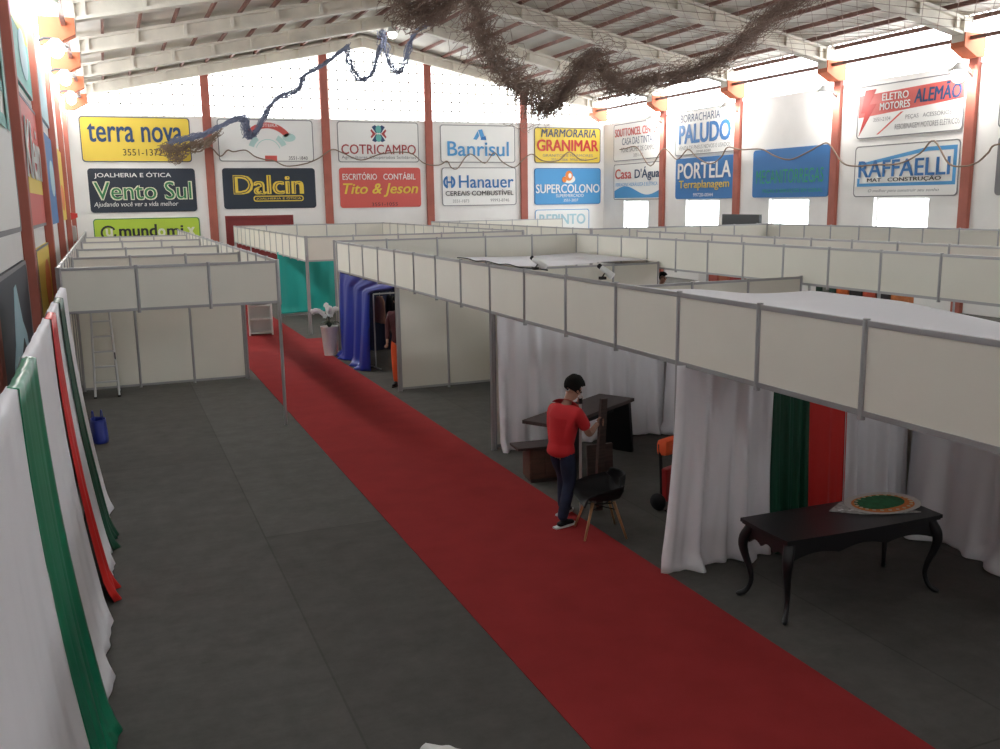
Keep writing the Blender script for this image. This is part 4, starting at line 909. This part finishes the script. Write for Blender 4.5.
# spotlights on the fascia rail and cable
for i, (yy, lab, a) in enumerate(((10.15, 'white clip spotlight lying over the long fascia, farther of two', 1.1), (8.5, 'white clip spotlight on the long fascia, nearer of two', .5))):
    f = thing('clip_spotlight', lab, 'spotlight', (AX+.02, yy, ZT+.012), 0, 'clip spotlights on the long fascia')
    MB().box(-.03, .03, -.03, .03, 0, .03).build('clamp', M_BPLA, f); MB().tube([(0, 0, .03), (.05, .03, .07)], .008, 6).build('arm', M_BPLA, f)
    MB().tube([(.02, .1*sin(a)+.02, .12), (.07, .02, .07), (.10, -.06*sin(a), .03)], [.028, .034, .04], 12).build('lamp_head', M_WPLA, f, True)
    MB().tube([(.02, .1*sin(a)+.02, .12), (.01, .1*sin(a)+.05, .14)], .026, 12).build('end_cap', M_BPLA, f)
cb = [(AX+.03+.02*sin(k*1.9), 12.9-k*.38, ZT+.02+.012*sin(k*2.7)) for k in range(9)]
tag(MB().tube(spline(cb, 4), .009, 6).build('power_cable', M_BPLA, smooth=True), 'black power cable lying along the top of the long fascia', 'cable')

# goods across the second aisle
sh = thing('display_rack', 'display rack across the second aisle with orange and black goods', 'rack', (13.75, 14.2, 0), -pi/2)
def rack(sh, L, hgt):
    for sx in (-L/2, L/2):
        for sy in (-.18, .18): MB().box(sx-.02, sx+.02, sy-.02, sy+.02, 0, hgt).build('upright', M_ALU, sh)
    for z in (.35, .8, hgt-.02): MB().box(-L/2, L/2, -.2, .2, z-.015, z+.015).build('shelf', M_WPLA, sh)
rack(sh, 2.7, 1.3)
pal = [('dark green', (.02, .06, .04)), ('grey green', (.2, .23, .2)), ('bottle green', (.02, .07, .05)), ('orange', (.7, .15, .03)), ('black', (.02, .02, .02)), ('coral', (.6, .1, .05)), ('charcoal', (.03, .03, .035)), ('amber', (.6, .2, .06))]
yy = 15.35
for k, (nm, c_) in enumerate(pal):
    wdt = .16 if k < 3 else .32
    yy -= wdt/2+.02
    o = thing('gift_box', '%s box in the row on the rack across the second aisle' % nm, 'box', (13.7, yy, 1.295), -pi/2, 'boxes on the display rack')
    MB().box(-wdt/2, wdt/2, -.12, .12, 0, .26).build('box_body', mat('card '+nm, c_, .7, noise=.3, nscale=8), o); MB().box(-wdt/2-.006, wdt/2+.006, -.126, .126, .26, .31).build('lid', mat('card '+nm, c_), o)
    yy -= wdt/2+.02
sh2 = thing('display_rack', 'second rack beyond the person in the grey green shirt', 'rack', (13.75, 18.3, 0), -pi/2); rack(sh2, 2.8, 1.35)
for k, (nm, c_, hh) in enumerate((('white', (.7, .7, .68), .3), ('brick red', (.42, .1, .07), .28), ('terracotta', (.45, .14, .08), .33), ('dark red', (.3, .03, .03), .2))):
    o = thing('carton', '%s carton on the rack beyond the person in grey green' % nm, 'carton', (13.72, 19.4-k*.42, 1.345), -pi/2, 'cartons on the second rack')
    MB().box(-.18, .18, -.12, .12, 0, hh, bev=.005).build('carton_body', mat('carton '+nm, c_, .75), o); MB().box(-.03, .03, -.122, .122, hh-.002, hh+.004).build('tape', mat('tape', (.4, .3, .2), .4), o)
pp = thing('potted_plant', 'small dark green potted plant on the rack beside the dark red carton', 'plant', (13.72, 17.6, 1.345))
MB().lathe([(.07, 0), (.1, .15), (.09, .15)], 16).build('pot', M_COMP, pp, True)
lb = MB()
for k in range(60):
    a = rn.uniform(0, 6.28); e_ = rn.uniform(.1, 1.4); c_ = Vector((cos(a)*cos(e_)*.16, sin(a)*cos(e_)*.16, .16+sin(e_)*.2)); lb.ball(c_, .04, sx=rn.uniform(.4, 1), sy=rn.uniform(.4, 1), sz=.25, seg=6)
lb.build('foliage', M_LEAF, pp)
# dark board over the far right booths
db = thing('display_board', 'dark grey board standing on the far right fascia below the windows', 'board', (CXb+.04, 25.9, 0), -pi/2)
MB().box(-1.0, 1.0, -.05, .05, 2.3, 2.85).build('screen', M_DGREY, db)
for sx in (-.7, .7): MB().box(sx-.03, sx+.03, -.03, .03, 0, 2.3).build('stand', M_ALU, db)
# boxes on the left wall
eb = thing('electrical_box', 'grey electrical box on the left wall by the back corner', 'box', (XL, 31.0, 2.4), pi/2)
MB().box(-.45, .45, -.22, 0, 0, .45, bev=.01).build('housing', M_GREYBOX, eb); MB().box(-.40, .40, -.235, -.22, .04, .41).build('door', M_GREYBOX, eb)
hb_ = thing('hose_bracket', 'red bracket on the left wall above the grey electrical box', 'bracket', (XL, 31.2, 3.0), pi/2)
MB().box(-.3, .3, -.05, 0, 0, .3).build('back_plate', I_RED, hb_); MB().hexa([(-.25, -.3, .1), (.25, -.3, .1), (.25, -.05, .0), (-.25, -.05, .0)], [(-.25, -.3, .22), (.25, -.3, .22), (.25, -.05, .25), (-.25, -.05, .25)]).build('arm', I_RED, hb_)
